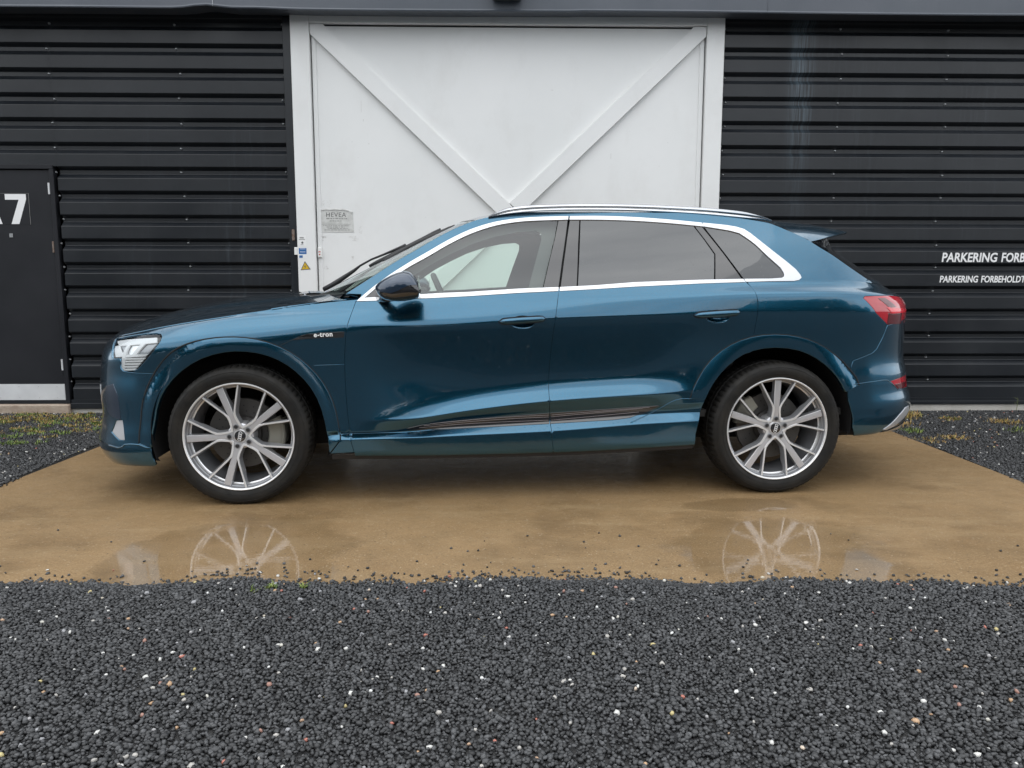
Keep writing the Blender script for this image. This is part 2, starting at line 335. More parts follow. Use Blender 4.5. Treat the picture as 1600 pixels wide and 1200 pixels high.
def SA(u, z):                                           # lower body side, wraps round nose and tail
    u = np.asarray(u, float); z = np.asarray(z, float); x0, tf, tr = s2x(u); ix = (x0-XG[0])/.01
    lo = np.zeros(u.shape); hi = np.full(u.shape, len(VS)-1.0)
    for _ in range(22):
        mid = (lo+hi)/2; zm = _bil(ZT, mid, ix); g = zm < z; lo = np.where(g, mid, lo); hi = np.where(g, hi, mid)
    v = (lo+hi)/2; w = _bil(WT, v, ix); zc = _bil(ZT, v, ix)
    xf = np.interp(zc, _zz, XFT); xrr = np.interp(zc, _zz, XRT)
    x = np.where(u < U1, xf+tf*(.03-xf), np.where(u > U2, xrr-tr*(xrr-3.05), x0))
    return np.stack([x, w*cap(tf)*cap(tr), zc], -1)
def zrow(u, v): x0, _, _ = s2x(u); return _bil(ZT, v*np.ones_like(x0), (x0-XG[0])/.01)
def zq(x): return np.interp(x, XG, ZT[-1])
def wq(x): return np.interp(x, XG, WT[-1])
_ug = np.linspace(x2u(.03), UM-.25, 500); _QG = SA(_ug, zrow(_ug, len(VS)-1.0)); _og = np.argsort(_QG[:, 0]); _gx, _gw, _gz = _QG[_og, 0], _QG[_og, 1], _QG[_og, 2]
def zq(x): return np.interp(x, _gx, _gz)
def wq(x): return np.interp(x, _gx, _gw)
def SG(x, z):                                           # greenhouse side
    x = np.asarray(x, float); z = np.asarray(z, float); d = z-zq(x)
    taper = .05*np.clip((3.6-x), -1, 0)
    w = wq(x)-.44*d-.30*np.clip(d, 0, 1)**2+.0*taper - .04*np.clip(x-2.7, 0, 2)**2*np.clip(d*4, 0, 1)
    return np.stack([x, w, z], -1)
def WQP(x):                                             # plan half-width of the top edge of the nose
    x = np.asarray(x, float); u = np.interp(x, *_qx); return np.interp(u, *_qw)
_uu = np.linspace(0, U1+.6, 400); _Q = SA(_uu, zrow(_uu, len(VS)-1.0)); _o = np.argsort(_Q[:, 0]); _qx = (_Q[_o, 0], _uu[_o]); _qw = (_uu, _Q[:, 1]); _qz = (_uu, _Q[:, 2])
def SH(x, w):                                           # bonnet
    x = np.asarray(x, float); w = np.asarray(w, float); W = np.maximum(WQP(x), 1e-3); u = np.interp(x, *_qx); ze = np.interp(u, *_qz)
    zc = pchip([-.92, -.86, -.77, -.64, -.54, -.41, -.26, -.11, .1, .3, .5], [.845, .890, .938, .980, 1.008, 1.040, 1.070, 1.094, 1.115, 1.128, 1.135], x)
    r = np.clip(np.abs(w)/W, 0, 1); z = ze+np.maximum(zc-ze, 0)*(1-r**2.4)
    z = z + .010*np.exp(-((w-.56-.10*(x+.3))/.05)**2)*np.clip((x+.7)/.5, 0, 1)*(r < 1)
    return np.stack([x+0*w, w+0*x, z], -1)

def poly_in(P, poly):
    x, y = P[:, 0], P[:, 1]; c = np.zeros(len(P), bool); n = len(poly); j = n-1
    for i in range(n):
        xi, yi = poly[i]; xj, yj = poly[j]
        cond = ((yi > y) != (yj > y)) & (x < (xj-xi)*(y-yi)/((yj-yi) if yj != yi else 1e-12)+xi); c ^= cond; j = i
    return c
def nrm(f, a, b, e=1.5e-3):
    du = (f(a+e, b)-f(a-e, b)); dv = (f(a, b+e)-f(a, b-e)); n = np.cross(du, dv); n /= (np.linalg.norm(n, axis=-1, keepdims=True)+1e-12); return n
class Sheet:
    def __init__(s, f, a, b, centre=(1.5, 0, .7), bf=None):
        s.f = f; A, B = np.meshgrid(a, b, indexing='ij')
        if bf: B = bf(A, B)
        s.A = A.ravel(); s.B = B.ravel(); s.P = f(s.A, s.B); s.px = view(s.P)
        s.sign = 1.0; n = nrm(f, s.A, s.B); c = np.array(centre); i = len(s.A)//2
        s.sign = 1.0 if np.median(np.einsum('ij,ij->i', n, s.P-c)) > 0 else -1.0
        n = n*s.sign; Wn = n[:, :1]*CA-n[:, 1:2]*CB+n[:, 2:]*np.array([0, 0, 1]); V = c2w(s.P)-np.array([0, 0, CAM_H]); s.vis = np.einsum('ij,ij->i', Wn, V) < 0
    def inv(s, px, py):
        d = np.hypot(s.px[:, 0]-px, s.px[:, 1]-py)+np.where(s.vis, 0, 60); i = int(np.argmin(d)); a, b = s.A[i], s.B[i]; best = (d[i], a, b)
        for _ in range(12):
            p = view(s.f(np.array([a, a+1e-3, a]), np.array([b, b, b+1e-3]))); r = np.array([px, py])-p[0]; e = np.hypot(*r)
            if e < best[0]: best = (e, a, b)
            if e < .02: break
            J = np.array([p[1]-p[0], p[2]-p[0]]).T/1e-3
            try: dl = np.linalg.solve(J.T@J+np.eye(2)*20, J.T@r)
            except Exception: break
            dl = np.clip(dl, -.05, .05); a += dl[0]; b += dl[1]
            a = min(max(a, s.A.min()), s.A.max()); b = min(max(b, s.B.min()), s.B.max())
        return best[1], best[2]
    def poly(s, pts, cur=None):
        out = []
        for p in pts:
            if len(p) == 3: out.append((p[0], p[1]))
            else: out.append(s.inv(*p))
        return out
def dens(P, step=.02, closed=True):
    P = [np.array(p, float) for p in P]; o = []; n = len(P)
    for i in range(n if closed else n-1):
        a = P[i]; b = P[(i+1) % n]; k = max(1, int(np.hypot(*(b-a))/step))
        o += [a+(b-a)*j/k for j in range(k)]
    if not closed: o.append(P[-1])
    return np.array(o)
def rnd(pts, idx=None, n=3, lo=4):                       # round a pixel polyline with Chaikin cuts, keep listed points sharp
    return pts
def chai(P, it=2, closed=True):
    P = [tuple(p) for p in P]
    for _ in range(it):
        o = []; n = len(P)
        if not closed: o.append(P[0])
        for i in range(n if closed else n-1):
            a = P[i]; b = P[(i+1) % n]
            if len(a) == 3 or len(b) == 3: o += [a] if (len(a) == 3) else [a]; continue
            o += [(.75*a[0]+.25*b[0], .75*a[1]+.25*b[1]), (.25*a[0]+.75*b[0], .25*a[1]+.75*b[1])]
        if not closed: o.append(P[-1])
        P = o
    return P
def spl(P, step=12):                                     # open Catmull-Rom through pixel points
    P = [np.array(p, float) for p in P]; o = []
    for i in range(len(P)-1):
        p0 = P[i-1] if i else 2*P[0]-P[1]; p1, p2 = P[i], P[i+1]; p3 = P[i+2] if i+2 < len(P) else 2*P[-1]-P[-2]
        k = max(1, int(np.hypot(*(p2-p1))/step))
        for j in range(k): t = j/k; o.append(tuple(.5*((2*p1)+(-p0+p2)*t+(2*p0-5*p1+4*p2-p3)*t*t+(-p0+3*p1-3*p2+p3)*t**3)))
    o.append(tuple(P[-1])); return o
def inset_poly(P, d):
    n = len(P); out = np.zeros_like(P); sg = 1 if area2(P) > 0 else -1
    for i in range(n):
        a = P[i-1]; b = P[i]; c = P[(i+1) % n]; e1 = b-a; e2 = c-b; l1 = np.hypot(*e1)+1e-12; l2 = np.hypot(*e2)+1e-12
        n1 = np.array([-e1[1], e1[0]])/l1; n2 = np.array([-e2[1], e2[0]])/l2; m = n1+n2; l = np.hypot(*m)
        m = m/(l+1e-9); out[i] = b+sg*m*d/max(.5, l/2)
    return out
CAR = None
def toloc(P, side):
    Q = np.array(P, float); Q[:, 1] = .95-side*Q[:, 1]; return Q
def tonl(N, side):
    Q = np.array(N, float); Q[:, 1] = -side*Q[:, 1]; return Q
def patch(name, sh, poly, m, parent, holes=(), gap=.0022, lift=0, thick=.012, res=.022, sides=(1,), rows=None, join=True, step=.02, edge=.0012, **k):
    P = inset_poly(dens(poly, step), gap) if gap else dens(poly, step)
    if area2(P) < 0: P = P[::-1]
    Hs = []
    for h in holes:
        Q = dens(h, min(step, .012)); Q = inset_poly(Q, -gap) if gap else Q
        if area2(Q) > 0: Q = Q[::-1]
        Hs.append(Q)
    lo = P.min(0); hi = P.max(0)
    if rows is None:
        gx = np.arange(lo[0]+res*.5, hi[0], res); gy = np.arange(lo[1]+res*.5, hi[1], res); A, B = np.meshgrid(gx, gy)
    else:                                               # grid that follows the body's character lines
        gx = np.arange(lo[0]+res*.5, hi[0], res); A, V = np.meshgrid(gx, rows); B = zrow(A.ravel(), V.ravel().astype(float)).reshape(A.shape)
    G = np.c_[A.ravel(), B.ravel()]; G = G[poly_in(G, P)]
    for Q in Hs: G = G[~poly_in(G, Q)]
    bnd = np.vstack([P]+Hs)
    if len(G):
        keep = np.ones(len(G), bool)
        for i in range(0, len(G), 4000):
            g = G[i:i+4000]; d = np.full(len(g), 9.0)
            for j in range(0, len(bnd), 200): d = np.minimum(d, np.hypot(g[:, None, 0]-bnd[None, j:j+200, 0], g[:, None, 1]-bnd[None, j:j+200, 1]).min(1))
            keep[i:i+4000] = d > .0045
        G = G[keep]
    V2 = [Vector(p) for p in np.vstack([bnd, G])]; E = []; o = 0
    for Q in [P]+Hs: n = len(Q); E += [(o+i, o+(i+1) % n) for i in range(n)]; o += n
    r = delaunay_2d_cdt(V2, E, [], 0, 1e-7); V = np.array([(v.x, v.y) for v in r[0]]); T = np.array([f for f in r[2] if len(f) == 3])
    C = V[T].mean(1); ok = poly_in(C, P)
    for Q in Hs: ok &= ~poly_in(C, Q)
    T = T[ok]; 
    a_ = V[T[:, 0]]; b_ = V[T[:, 1]]; c_ = V[T[:, 2]]; ar = (b_[:, 0]-a_[:, 0])*(c_[:, 1]-a_[:, 1])-(c_[:, 0]-a_[:, 0])*(b_[:, 1]-a_[:, 1])
    T = T[np.abs(ar) > 1e-12]; ar = ar[np.abs(ar) > 1e-12]; T[ar < 0] = T[ar < 0][:, ::-1]
    S = sh.f(V[:, 0], V[:, 1]); N = nrm(sh.f, V[:, 0], V[:, 1])*sh.sign; S = S+N*lift
    if sh.sign < 0: T = T[:, ::-1]
    VV = [S]; NN = [N]; FF = [tuple(t) for t in T]; base = len(S)
    # boundary edges of the kept triangles -> rounded lip
    if thick:
        cnt = {}
        for t in T:
            for i in range(3):
                e = (t[i], t[(i+1) % 3]); cnt[e] = cnt.get(e, 0)+1
        be = [e for e in cnt if (e[1], e[0]) not in cnt]
        tan = {}
        for a, b in be:
            d = S[b]-S[a]; l = np.linalg.norm(d)+1e-12; oa = np.cross(d/l, N[a]); tan[a] = tan.get(a, 0)+oa; oa = np.cross(d/l, N[b]); tan[b] = tan.get(b, 0)+oa
        ids = {v: i for i, v in enumerate(tan)}; K = len(ids); 
        O = np.array([tan[v]/(np.linalg.norm(tan[v])+1e-9) for v in ids]); I = np.array(list(ids))
        r1 = S[I]+O*edge-N[I]*edge; r2 = r1-N[I]*thick
        n1 = (O+N[I])/1.414; VV += [r1, r2]; NN += [n1, O]
        for a, b in be:
            i, j = ids[a], ids[b]; FF += [(b, a, base+i, base+j), (base+j, base+i, base+K+i, base+K+j)]
    VV = np.vstack(VV); NN = np.vstack(NN); obs = []
    allV, allF, allN = [], [], []
    for s in sides:
        Vl = toloc(VV, s); Nl = tonl(NN, s); Fl = FF if s == -1 else [f[::-1] for f in FF]
        if s == -1: Fl = FF
        if join: b0 = sum(len(v) for v in allV); allV.append(Vl); allN.append(Nl); allF += [tuple(b0+i for i in f) for f in Fl]
        else: obs.append(mesh(name, Vl, Fl, m, parent[s] if isinstance(parent, dict) else parent, normals=Nl, **k))
    if join: obs.append(mesh(name, np.vstack(allV), allF, m, parent, normals=np.vstack(allN), **k))
    return obs if not join else obs[0]
# ================================================================== THE CAR: panels
ROWS = np.arange(2, len(VS)-1, 4)
ROWS_FINE = np.arange(1, len(VS)-1, 2)
shA = Sheet(SA, np.linspace(.01, UM-.01, 460), np.linspace(0, len(VS)-1.01, 120), bf=lambda a, b: zrow(a.ravel(), b.ravel()).reshape(a.shape))
_g = np.linspace(0, 1, 90)
shG = Sheet(SG, np.linspace(.30, 3.65, 260), _g, bf=lambda a, b: zq(a)-.03+b*(1.60-zq(a)))
shH = Sheet(SH, np.linspace(-.90, .5, 120), np.linspace(0, .86, 60))
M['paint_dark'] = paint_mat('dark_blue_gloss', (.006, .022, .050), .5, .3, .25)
car = empty('parked_car', tuple(W0), YA, label='wet teal-blue electric SUV parked side-on on the brown concrete, nose to the left', cat='car')
PT = M['paint']
# ---- outlines read off the photograph (pixels), all of them lying on the sculpted surfaces
GAP_F = [(565, 460.5), (556, 471), (547, 487.5), (541.7, 508.5), (538.7, 540), (538.3, 570), (539.5, 605), (542.5, 642), (546, 674), (548.5, 690.5), (553.5, 707)]
GAP_M = [(873.7, 454), (868.5, 490), (862, 538), (858.3, 570), (857, 607), (859.6, 655), (864.4, 702)]
GAP_R = [(1166, 440.5), (1176, 450), (1185.5, 460), (1184, 490), (1182, 506), (1177, 528), (1170, 551)]
ARCH_F = [(515, 709), (513, 690), (508, 660), (497, 620), (475, 592), (450, 570), (420, 555), (385, 548.5), (350, 549.5), (315, 559), (282, 579), (257, 608), (243, 640), (237.5, 680), (237, 700)]
ARCH_R = [(1085, 696), (1090, 660), (1101, 622), (1125, 583), (1160, 553), (1188, 544), (1213, 541.5), (1250, 547), (1288, 568), (1316, 600), (1330, 640), (1333, 682)]
RING_F = [(532, 688), (526, 645), (515, 612), (495, 583), (470, 560), (440, 541), (415, 532), (385, 527), (352, 526), (320, 529), (290, 537), (265, 550), (246, 573), (232, 594), (223, 618), (219, 645), (217, 692)]
RING_R = [(1078, 623), (1090, 590), (1110, 560), (1140, 537), (1175, 525), (1210, 521), (1250, 525), (1290, 542), (1320, 565), (1338, 590), (1343, 602)]
A = lambda pts: shA.poly(pts)
def arc(cx, cz, r, a0, a1, n=40):                        # clean wheel-arch curve in (girth, height)
    return [(x2u(cx+r*math.cos(R(a0+(a1-a0)*i/n))), cz+r*math.sin(R(a0+(a1-a0)*i/n))) for i in range(n+1)]
def fitc(pts, side=shA):                                 # smooth a traced curve lying on the side surface
    P = np.array(side.poly(spl(pts, 14))); k = np.array([1, 2, 3, 2, 1.])/9; Q = P.copy()
    for c in (0, 1): Q[2:-2, c] = np.convolve(P[:, c], k, 'valid')
    return [tuple(q) for q in Q]
archF = fitc(ARCH_F); ringF = fitc(RING_F); archR = fitc(ARCH_R); ringR = fitc(RING_R)
gF = fitc(GAP_F); gM = fitc(GAP_M); gR = fitc(GAP_R)
def qedge(u0, u1, n=30, dz=-.0015):                      # along the belt / bonnet edge
    uu = np.linspace(u0, u1, n); return [(u, float(zrow(np.array([u]), len(VS)-1.0)[0])+dz) for u in uu]
def bedge(u0, u1, n=30, dz=.002):
    uu = np.linspace(u0, u1, n); return [(u, float(zrow(np.array([u]), 0.0)[0])+dz) for u in uu]
HL = fitc([(187.5, 560), (174.8, 559), (175.5, 545), (180, 531), (200, 526), (225, 522.8), (247, 522.2), (252, 525.5), (250, 533), (240, 548), (228, 563), (214, 578.5), (205, 580.5), (190, 579)])
# headlight outline stays crisp: corners listed twice
HLp = A([(187.5, 560), (175, 559.5), (174.5, 553), (176, 543), (180.5, 530)]+spl([(180.5, 530), (200, 526), (225, 523), (243, 521.8), (250, 523), (252, 527.5), (249.5, 535)])+[(240, 549), (228, 564), (215, 578), (206, 580.8), (192, 579.5), (187.8, 574)])
seamB = A([(199, 580.8), (212, 582.2), (226, 583), (239.5, 583.2)])
i_s = int(np.argmin([math.hypot(p[0]-seamB[-1][0], p[1]-seamB[-1][1]) for p in ringF]))
uq = lambda x: float(np.interp(x, *_qx))
TL = A([(1349, 463.5), (1370, 462.2), (1389, 461.5)]+[(1399, 471), (1408, 478), (1414.5, 485)]) 
i0 = lambda P, p: int(np.argmin([math.hypot(q[0]-p[0], q[1]-p[1]) for q in P]))
# fender
uHLf = HLp[4][0]
gFt = gF[0]
top = qedge(gFt[0], uHLf+.01, 60)
# headlight region: the fender runs above and behind it
fend = top+[HLp[i] for i in range(5, 5+0)]
ihl = i0(HLp, A([(206, 580.8)])[0])
hl_up = HLp[4:ihl+1]                                     # top edge, rear corner, down the slanted rear edge
hl_top_lift = [(u, z+.004) for u, z in hl_up]
fender_poly = top+hl_top_lift+seamB[1:]+list(reversed(ringF[:i_s+1]))+[A([(516, 709)])[0]]+list(reversed(gF[1:]))
patch('fender', shA, fender_poly, PT, car, sides=(1, -1), rows=ROWS, res=.02, join=False)
# front bumper, both halves
u_g = HLp[1][0]
bump_poly = [(.004, .835)]+qedge(.004, uHLf-.005, 20, -.004)+[HLp[i] for i in (4, 3, 2, 1, 0)]+[HLp[-1], HLp[-2]]+seamB+ringF[i_s:]+A([(236, 700), (244.5, 727)])+list(reversed(bedge(.004, A([(244.5, 727)])[0][0]-.02, 30)))
GR = [(.004, .80), (.30, .795), (.43, .70), (.36, .42), (.004, .40)]
IN = A([(181, 657), (191, 656.5), (194.5, 688), (186, 687.5), (174, 675)])
patch('front_bumper', shA, bump_poly, PT, car, sides=(1, -1), rows=ROWS, res=.02, holes=[GR[:0]] if 0 else [IN, [(.02, .785), (.29, .785), (.42, .70), (.35, .42), (.02, .41)]])
patch('grille', shA, [(.002, .80), (.30, .80), (.44, .70), (.37, .40), (.002, .39)], M['gloss_black'], car, sides=(1, -1), lift=-.012, gap=0, thick=0)
g = MB()
for k in range(9):
    z = .44+k*.04; uu = np.linspace(0.0, .36+.03*math.sin(k), 12); P = toloc(SA(uu, np.full(12, z))-np.array([.004, 0, 0]), 1); P2 = toloc(SA(uu, np.full(12, z))-np.array([.004, 0, 0]), -1)
    g.tube(list(P2[::-1])+list(P[1:]), .006, 6)
g.build('grille_bars', M['silver'], car, smooth=True, kind='stuff')
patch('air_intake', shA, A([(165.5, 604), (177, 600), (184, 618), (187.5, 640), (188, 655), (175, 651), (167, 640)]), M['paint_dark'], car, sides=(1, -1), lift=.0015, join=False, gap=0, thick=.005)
patch('air_intake', shA, IN, M['white_plastic'] if 0 else M['silver'], car, sides=(1, -1), lift=-.004, join=False)
# arch trims: lips that swell outwards from the fender edge to the wheel opening
class Swell:
    def __init__(s, cx, h=.0065, ro=.515, ri=.445): s.c = x2u(cx); s.h = h; s.ro = ro; s.ri = ri; s.sign = shA.sign
    def f(s, u, z):
        r = np.hypot(u-s.c, z-.39); q = np.clip((r-s.ri)/(s.ro-s.ri), 0, 1.15); l = s.h*(1-q*q)+.001
        return SA(u, z)+nrm(SA, u, z)*shA.sign*l[..., None]
armF = archF+list(reversed(ringF))
patch('arch_trim', Swell(.01), armF, PT, car, sides=(1, -1), lift=0, res=.016, join=False, gap=.004, edge=.002, thick=.03)
ring_r_full = ringR
iB = i0(archR, A([(1324, 606)])[0]); iS = i0(archR, A([(1101, 622)])[0])
patch('arch_trim', Swell(2.90), archR[iS:iB+1]+list(reversed(ringR)), PT, car, sides=(1, -1), lift=0, res=.016, join=False, gap=.004, edge=.002, thick=.03)
def uzbead(name, P, r, m, par, lift=0):
    P = np.array(dens(P, .015, closed=False)); S = SA(P[:, 0], P[:, 1])+nrm(SA, P[:, 0], P[:, 1])*shA.sign*lift
    for s in (1, -1): b = MB(); b.tube(list(toloc(S, s)), r, 6); b.build(name, m, par, smooth=True)
uzbead('arch_shade_line', ringF, .0050, M['void'], car, lift=-.003); uzbead('arch_shade_line', ringR, .0050, M['void'], car, lift=-.003)  # black bead painted in as the shade where the fender overhangs the arch trim
# doors
def dish(cx, cy, a, b):                                  # ellipse in pixels -> hole in the skin
    return A([(cx+a*math.cos(t), cy+b*math.sin(t)-b*.0) for t in np.linspace(0, 2*math.pi, 25)[:-1]])
D1 = dish(816.5, 503.5, 19, 10); D2 = dish(1121, 494.5, 19, 10)
botF = bedge(gF[-1][0], gM[-1][0], 40, .003)
f_door = qedge(gF[0][0], gM[0][0], 50)+gM+list(reversed(botF))+list(reversed(gF[1:]))
door_near = {}
for nm, pl, dh in (('door', f_door, D1),):
    dF = patch(nm, shA, pl, PT, car, holes=[dh], sides=(1, -1), rows=ROWS_FINE, res=.018, join=False)
iR = i0(archR, gR[-1])
r_door = qedge(gM[0][0], gR[0][0], 50)+gR+list(reversed(archR[:iR+1]))+list(reversed(bedge(gM[-1][0], archR[0][0]-.004, 30, .003)))+list(reversed(gM[1:]))
r_door[-1:] = r_door[-1:]
dR = patch('door', shA, r_door, PT, car, holes=[D2], sides=(1, -1), rows=ROWS_FINE, res=.018, join=False)
for o, l in ((dF[0], 'front door with clear window on the near side'), (dR[0], 'rear door with dark privacy window on the near side')): o['label'] = l
# handle dishes and handles
def dishmesh(cx, cy, par, side):
    pts = dish(cx, cy, 19.6, 10.6); c = np.mean(pts, 0); V = []; N = len(pts); S0 = SA(np.array([c[0]]), np.array([c[1]]))[0]
    for r, dp in ((1, -.0005), (.93, -.004), (.8, -.009), (.55, -.015), (.25, -.018)):
        for p in pts:
            q = c+(np.array(p)-c)*r; s = SA(np.array([q[0]]), np.array([q[1]]))[0]; V.append([s[0], s[1]+dp, s[2]])
    V.append([S0[0], S0[1]-.018, S0[2]])
    Fc = [(k*N+i, k*N+(i+1) % N, (k+1)*N+(i+1) % N, (k+1)*N+i) for k in range(4) for i in range(N)]+[(4*N+i, 4*N+(i+1) % N, 5*N) for i in range(N)]
    o = mesh('handle_recess', toloc(V, side), Fc, PT, par, smooth=True); return o
def handle(x0p, x1p, yc, par, side, slope):
    m = MB(); pts = []; n = 15
    P0 = np.array(A([(x0p, yc+3.2)])[0]); P1 = np.array(A([(x1p, yc-1.5)])[0]); sec = 12
    V = []
    for i in range(n):
        t = i/(n-1); q = P0+(P1-P0)*t; s = SA(np.array([q[0]]), np.array([q[1]]))[0]
        prof = min(1, math.sqrt(max(0, 1-(1-min(t, 1)/.17)**2)) if t < .17 else 1, (math.sqrt(max(0, 1-((t-.93)/.07)**2)) if t > .93 else 1)); prof = max(prof, .12)
        hh = .0145*prof*(1-.08*math.cos(2*math.pi*t)); out = .008+.022*math.sin(math.pi*min(1, max(0, t*1.0)))**.35
        for k in range(sec):
            th = 2*math.pi*k/sec; V.append([s[0], s[1]+out+.010*math.sin(th)*(.4+.6*prof), s[2]+hh*math.cos(th)+.002])
    Fc = [(i*sec+k, i*sec+(k+1) % sec, (i+1)*sec+(k+1) % sec, (i+1)*sec+k) for i in range(n-1) for k in range(sec)]+[tuple(range(sec)), tuple(range((n-1)*sec, n*sec))]
    o = mesh('handle', toloc(V, side), Fc, PT, par, smooth=True); fixn(o.data)
    # dark gasket behind the handle
    V2 = []
    for i in range(n):
        t = i/(n-1); q = P0+(P1-P0)*(t*1.02-.01); s = SA(np.array([q[0]]), np.array([q[1]]))[0]; prof = max(.15, math.sqrt(max(0, 1-(2*t-1)**8)))
        for dz in (-.019, .021): V2 += [[s[0], s[1]+.0022, s[2]+dz*prof+.001]]
    Fc = [(2*i, 2*i+1, 2*i+3, 2*i+2) for i in range(n-1)]
    o2 = mesh('handle_gasket', toloc(V2, side), Fc, M['gloss_black'], par, smooth=False); return o
for d, (cx, cy, x0p, x1p, yc) in ((dF, (816.5, 503.5, 779.5, 852.5, 500.0)), (dR, (1121, 494.5, 1084, 1156, 490.0))):
    for par, side in zip(d, (1, -1)): dishmesh(cx, cy, par, side); handle(x0p, x1p, yc, par, side, 0)
# quarter panel, rear bumper, tail lamp
TLp = A([(1349.5, 464)]+[(1352, 462.6), (1370, 462), (1390, 461.3), (1399, 469), (1408, 476)])
uTL = TLp[-1][0]
TLfull = A([(1349.3, 466), (1351.5, 462.7), (1370, 462), (1390, 461.2)])+[(UM-.36, 1.075), (UM-.33, 1.03)]+[(UM-.30, .99)]+A([(1408, 507), (1387, 507), (1370, 490)])
seamR = A([(1387, 508), (1380, 526), (1370, 545), (1364, 551), (1340, 561), (1333, 563.5)])
uQ_end = TLfull[3][0]
quarter = qedge(gR[0][0], UM-.004, 90, -.0015)+[(UM-.004, 1.09), (UM-.33, 1.085)]+[TLfull[3], TLfull[2], TLfull[1], TLfull[0], TLfull[-1], TLfull[-2]]+seamR
iq = i0(ringR, seamR[-1]); ig = i0(ringR, A([(1177, 528)])[0])
quarter = quarter+list(reversed(ringR[ig:iq+1]))+list(reversed(gR[1:-1]))
patch('rear_quarter_panel', shA, quarter, PT, car, sides=(1, -1), rows=ROWS, res=.02)
FOG = A([(1392, 595.5), (1404, 591), (1414.5, 586.5)])+[(UM-.30, .638), (UM-.30, .555)]+A([(1404, 607.5)])
bumpR = seamR+ringR[iq:]+A([(1325, 603)])+archR[iB+1:]+A([(1350, 681.5), (1370, 677), (1385, 671.5)])+[(UM-.40, .33), (UM-.004, .33), (UM-.004, 1.075), (UM-.36, 1.07)]+list(reversed(TLfull[5:-2]))
bumpR = [p for p in bumpR]
patch('rear_bumper', shA, bumpR, PT, car, holes=[FOG], sides=(1, -1), rows=ROWS, res=.02)
patch('tail_light', shA, TLfull, M['red_lens'], car, sides=(1, -1), lift=-.001, join=False, res=.02)
patch('fog_light', shA, FOG, M['red_lens'], car, sides=(1, -1), lift=-.003, join=False, res=.02)
tl1 = [o for o in car.children if o.name.startswith('tail_light')]
def slab(sh, pts, name, m, par, lift=.002, **k): return patch(name, sh, pts, m, par, sides=(1, -1), lift=lift, gap=0, thick=.004, join=False, res=.02, step=.01, **k)
tp = {1: tl1[0], -1: tl1[1]}
slab(shA, A([(1386, 480.5), (1390, 480), (1393, 482.5), (1410, 482), (1416, 483), (1415.5, 487.5), (1394, 489.5)]), 'light_bar', M['red_bright'], tp)
slab(shA, A([(1388.5, 489), (1394, 491), (1409, 489.5), (1407.5, 506), (1387, 506), (1386.5, 503)]), 'reverse_lens', M['red_dark'], tp, lift=.001)
slab(shA, A([(1372, 466), (1383, 465.5), (1400, 479), (1389, 480)]), 'reflector', M['red_dark'], tp, lift=.0008)
fp = [o for o in car.children if o.name.startswith('fog_light')]
slab(shA, A([(1399, 600.5), (1415, 596), (1414.5, 603), (1405, 607)]), 'lens', M['red_dark'], {1: fp[0], -1: fp[1]}, lift=.001)
# silver skid at the tail
sk = MB(); 
def skid(side):
    uu = np.linspace(shA.inv(1378, 673)[0], UM, 24); V = []
    for i, u in enumerate(uu):
        t = i/23; zt = .335 if i else .318; z0 = .33-.01; s = SA(np.array([u]), np.array([.335]))[0]; hgt = .004+.052*min(1, t*2.2)
        zz = .328+.055*min(1, t*1.8)
        s = SA(np.array([u]), np.array([max(.33, zz)]))[0]
        V += [[s[0]+.004, s[1]+.004, zz], [s[0]-.012*min(1, t*2), s[1]-.01, zz-hgt], [s[0]-.05, max(0, s[1]-.05), zz-hgt+.004]]
    return V
for side in (1, -1):
    V = toloc(skid(side), side); sk.add(V, [(3*i+j, 3*i+3+j, 3*i+4+j, 3*i+1+j) for i in range(23) for j in (0, 1)])
sk.build('skid_plate', M['silver'], car, smooth=True)
# lower valance in black under doors
uu = np.linspace(A([(518, 709)])[0][0], A([(1084, 696)])[0][0], 40)
for side in (1, -1):
    V = []
    for u in uu:
        s = SA(np.array([u]), zrow(np.array([u]), 0.0))[0]
        V += [[s[0], s[1]+.002, s[2]+.012], [s[0], s[1]-.006, s[2]-.016], [s[0], s[1]-.06, s[2]-.024]]
    mesh('sill', toloc(V, side), [(3*i+j, 3*i+3+j, 3*i+4+j, 3*i+1+j) for i in range(len(uu)-1) for j in (0, 1)], M['black'], car)
# beads and seams that run inside a panel
def bead(name, pts, r, m, par, sides=(1, -1), sh=shA, lift=0, n=6):
    P = np.array(sh.poly(spl(pts, 8))); S = sh.f(P[:, 0], P[:, 1])+nrm(sh.f, P[:, 0], P[:, 1])*sh.sign*lift
    for i, s in enumerate(sides):
        b = MB(); b.tube(list(toloc(S, s)), r, n); b.build(name, m, par[s] if isinstance(par, dict) else par, smooth=True)
DF = {1: dF[0], -1: dF[1]}; DR = {1: dR[0], -1: dR[1]}
FE = [o for o in car.children if o.name.startswith('fender')]; FE = {1: FE[0], -1: FE[1]}
bead('crease', [(985, 661), (1020, 644), (1056, 625), (1080, 623), (1100, 621.5)], .0022, PT, DR, lift=.0005)
bead('seam', [(490, 571), (515, 570.2), (538, 569.8)], .0014, PT, FE, lift=.0006)
bead('seam', [(436, 541), (447, 535.5), (459, 530), (472, 524), (484, 521.4)], .0016, M['void'], FE, lift=.0004)
RB = [o for o in car.children if o.name.startswith('rear_bumper')][0]
bead('crease', [(1325, 602.5), (1345, 599), (1370, 595.5), (1386, 593.8), (1394, 600), (1403, 609)], .0022, PT, RB, lift=.0005)
FB = [o for o in car.children if o.name.startswith('front_bumper')][0]
bead('crease', [(158, 689), (172, 696), (185, 699.5), (192, 698), (195, 694.5), (205, 694), (218, 695), (228, 699), (236, 700)], .004, PT, FB, lift=.001)
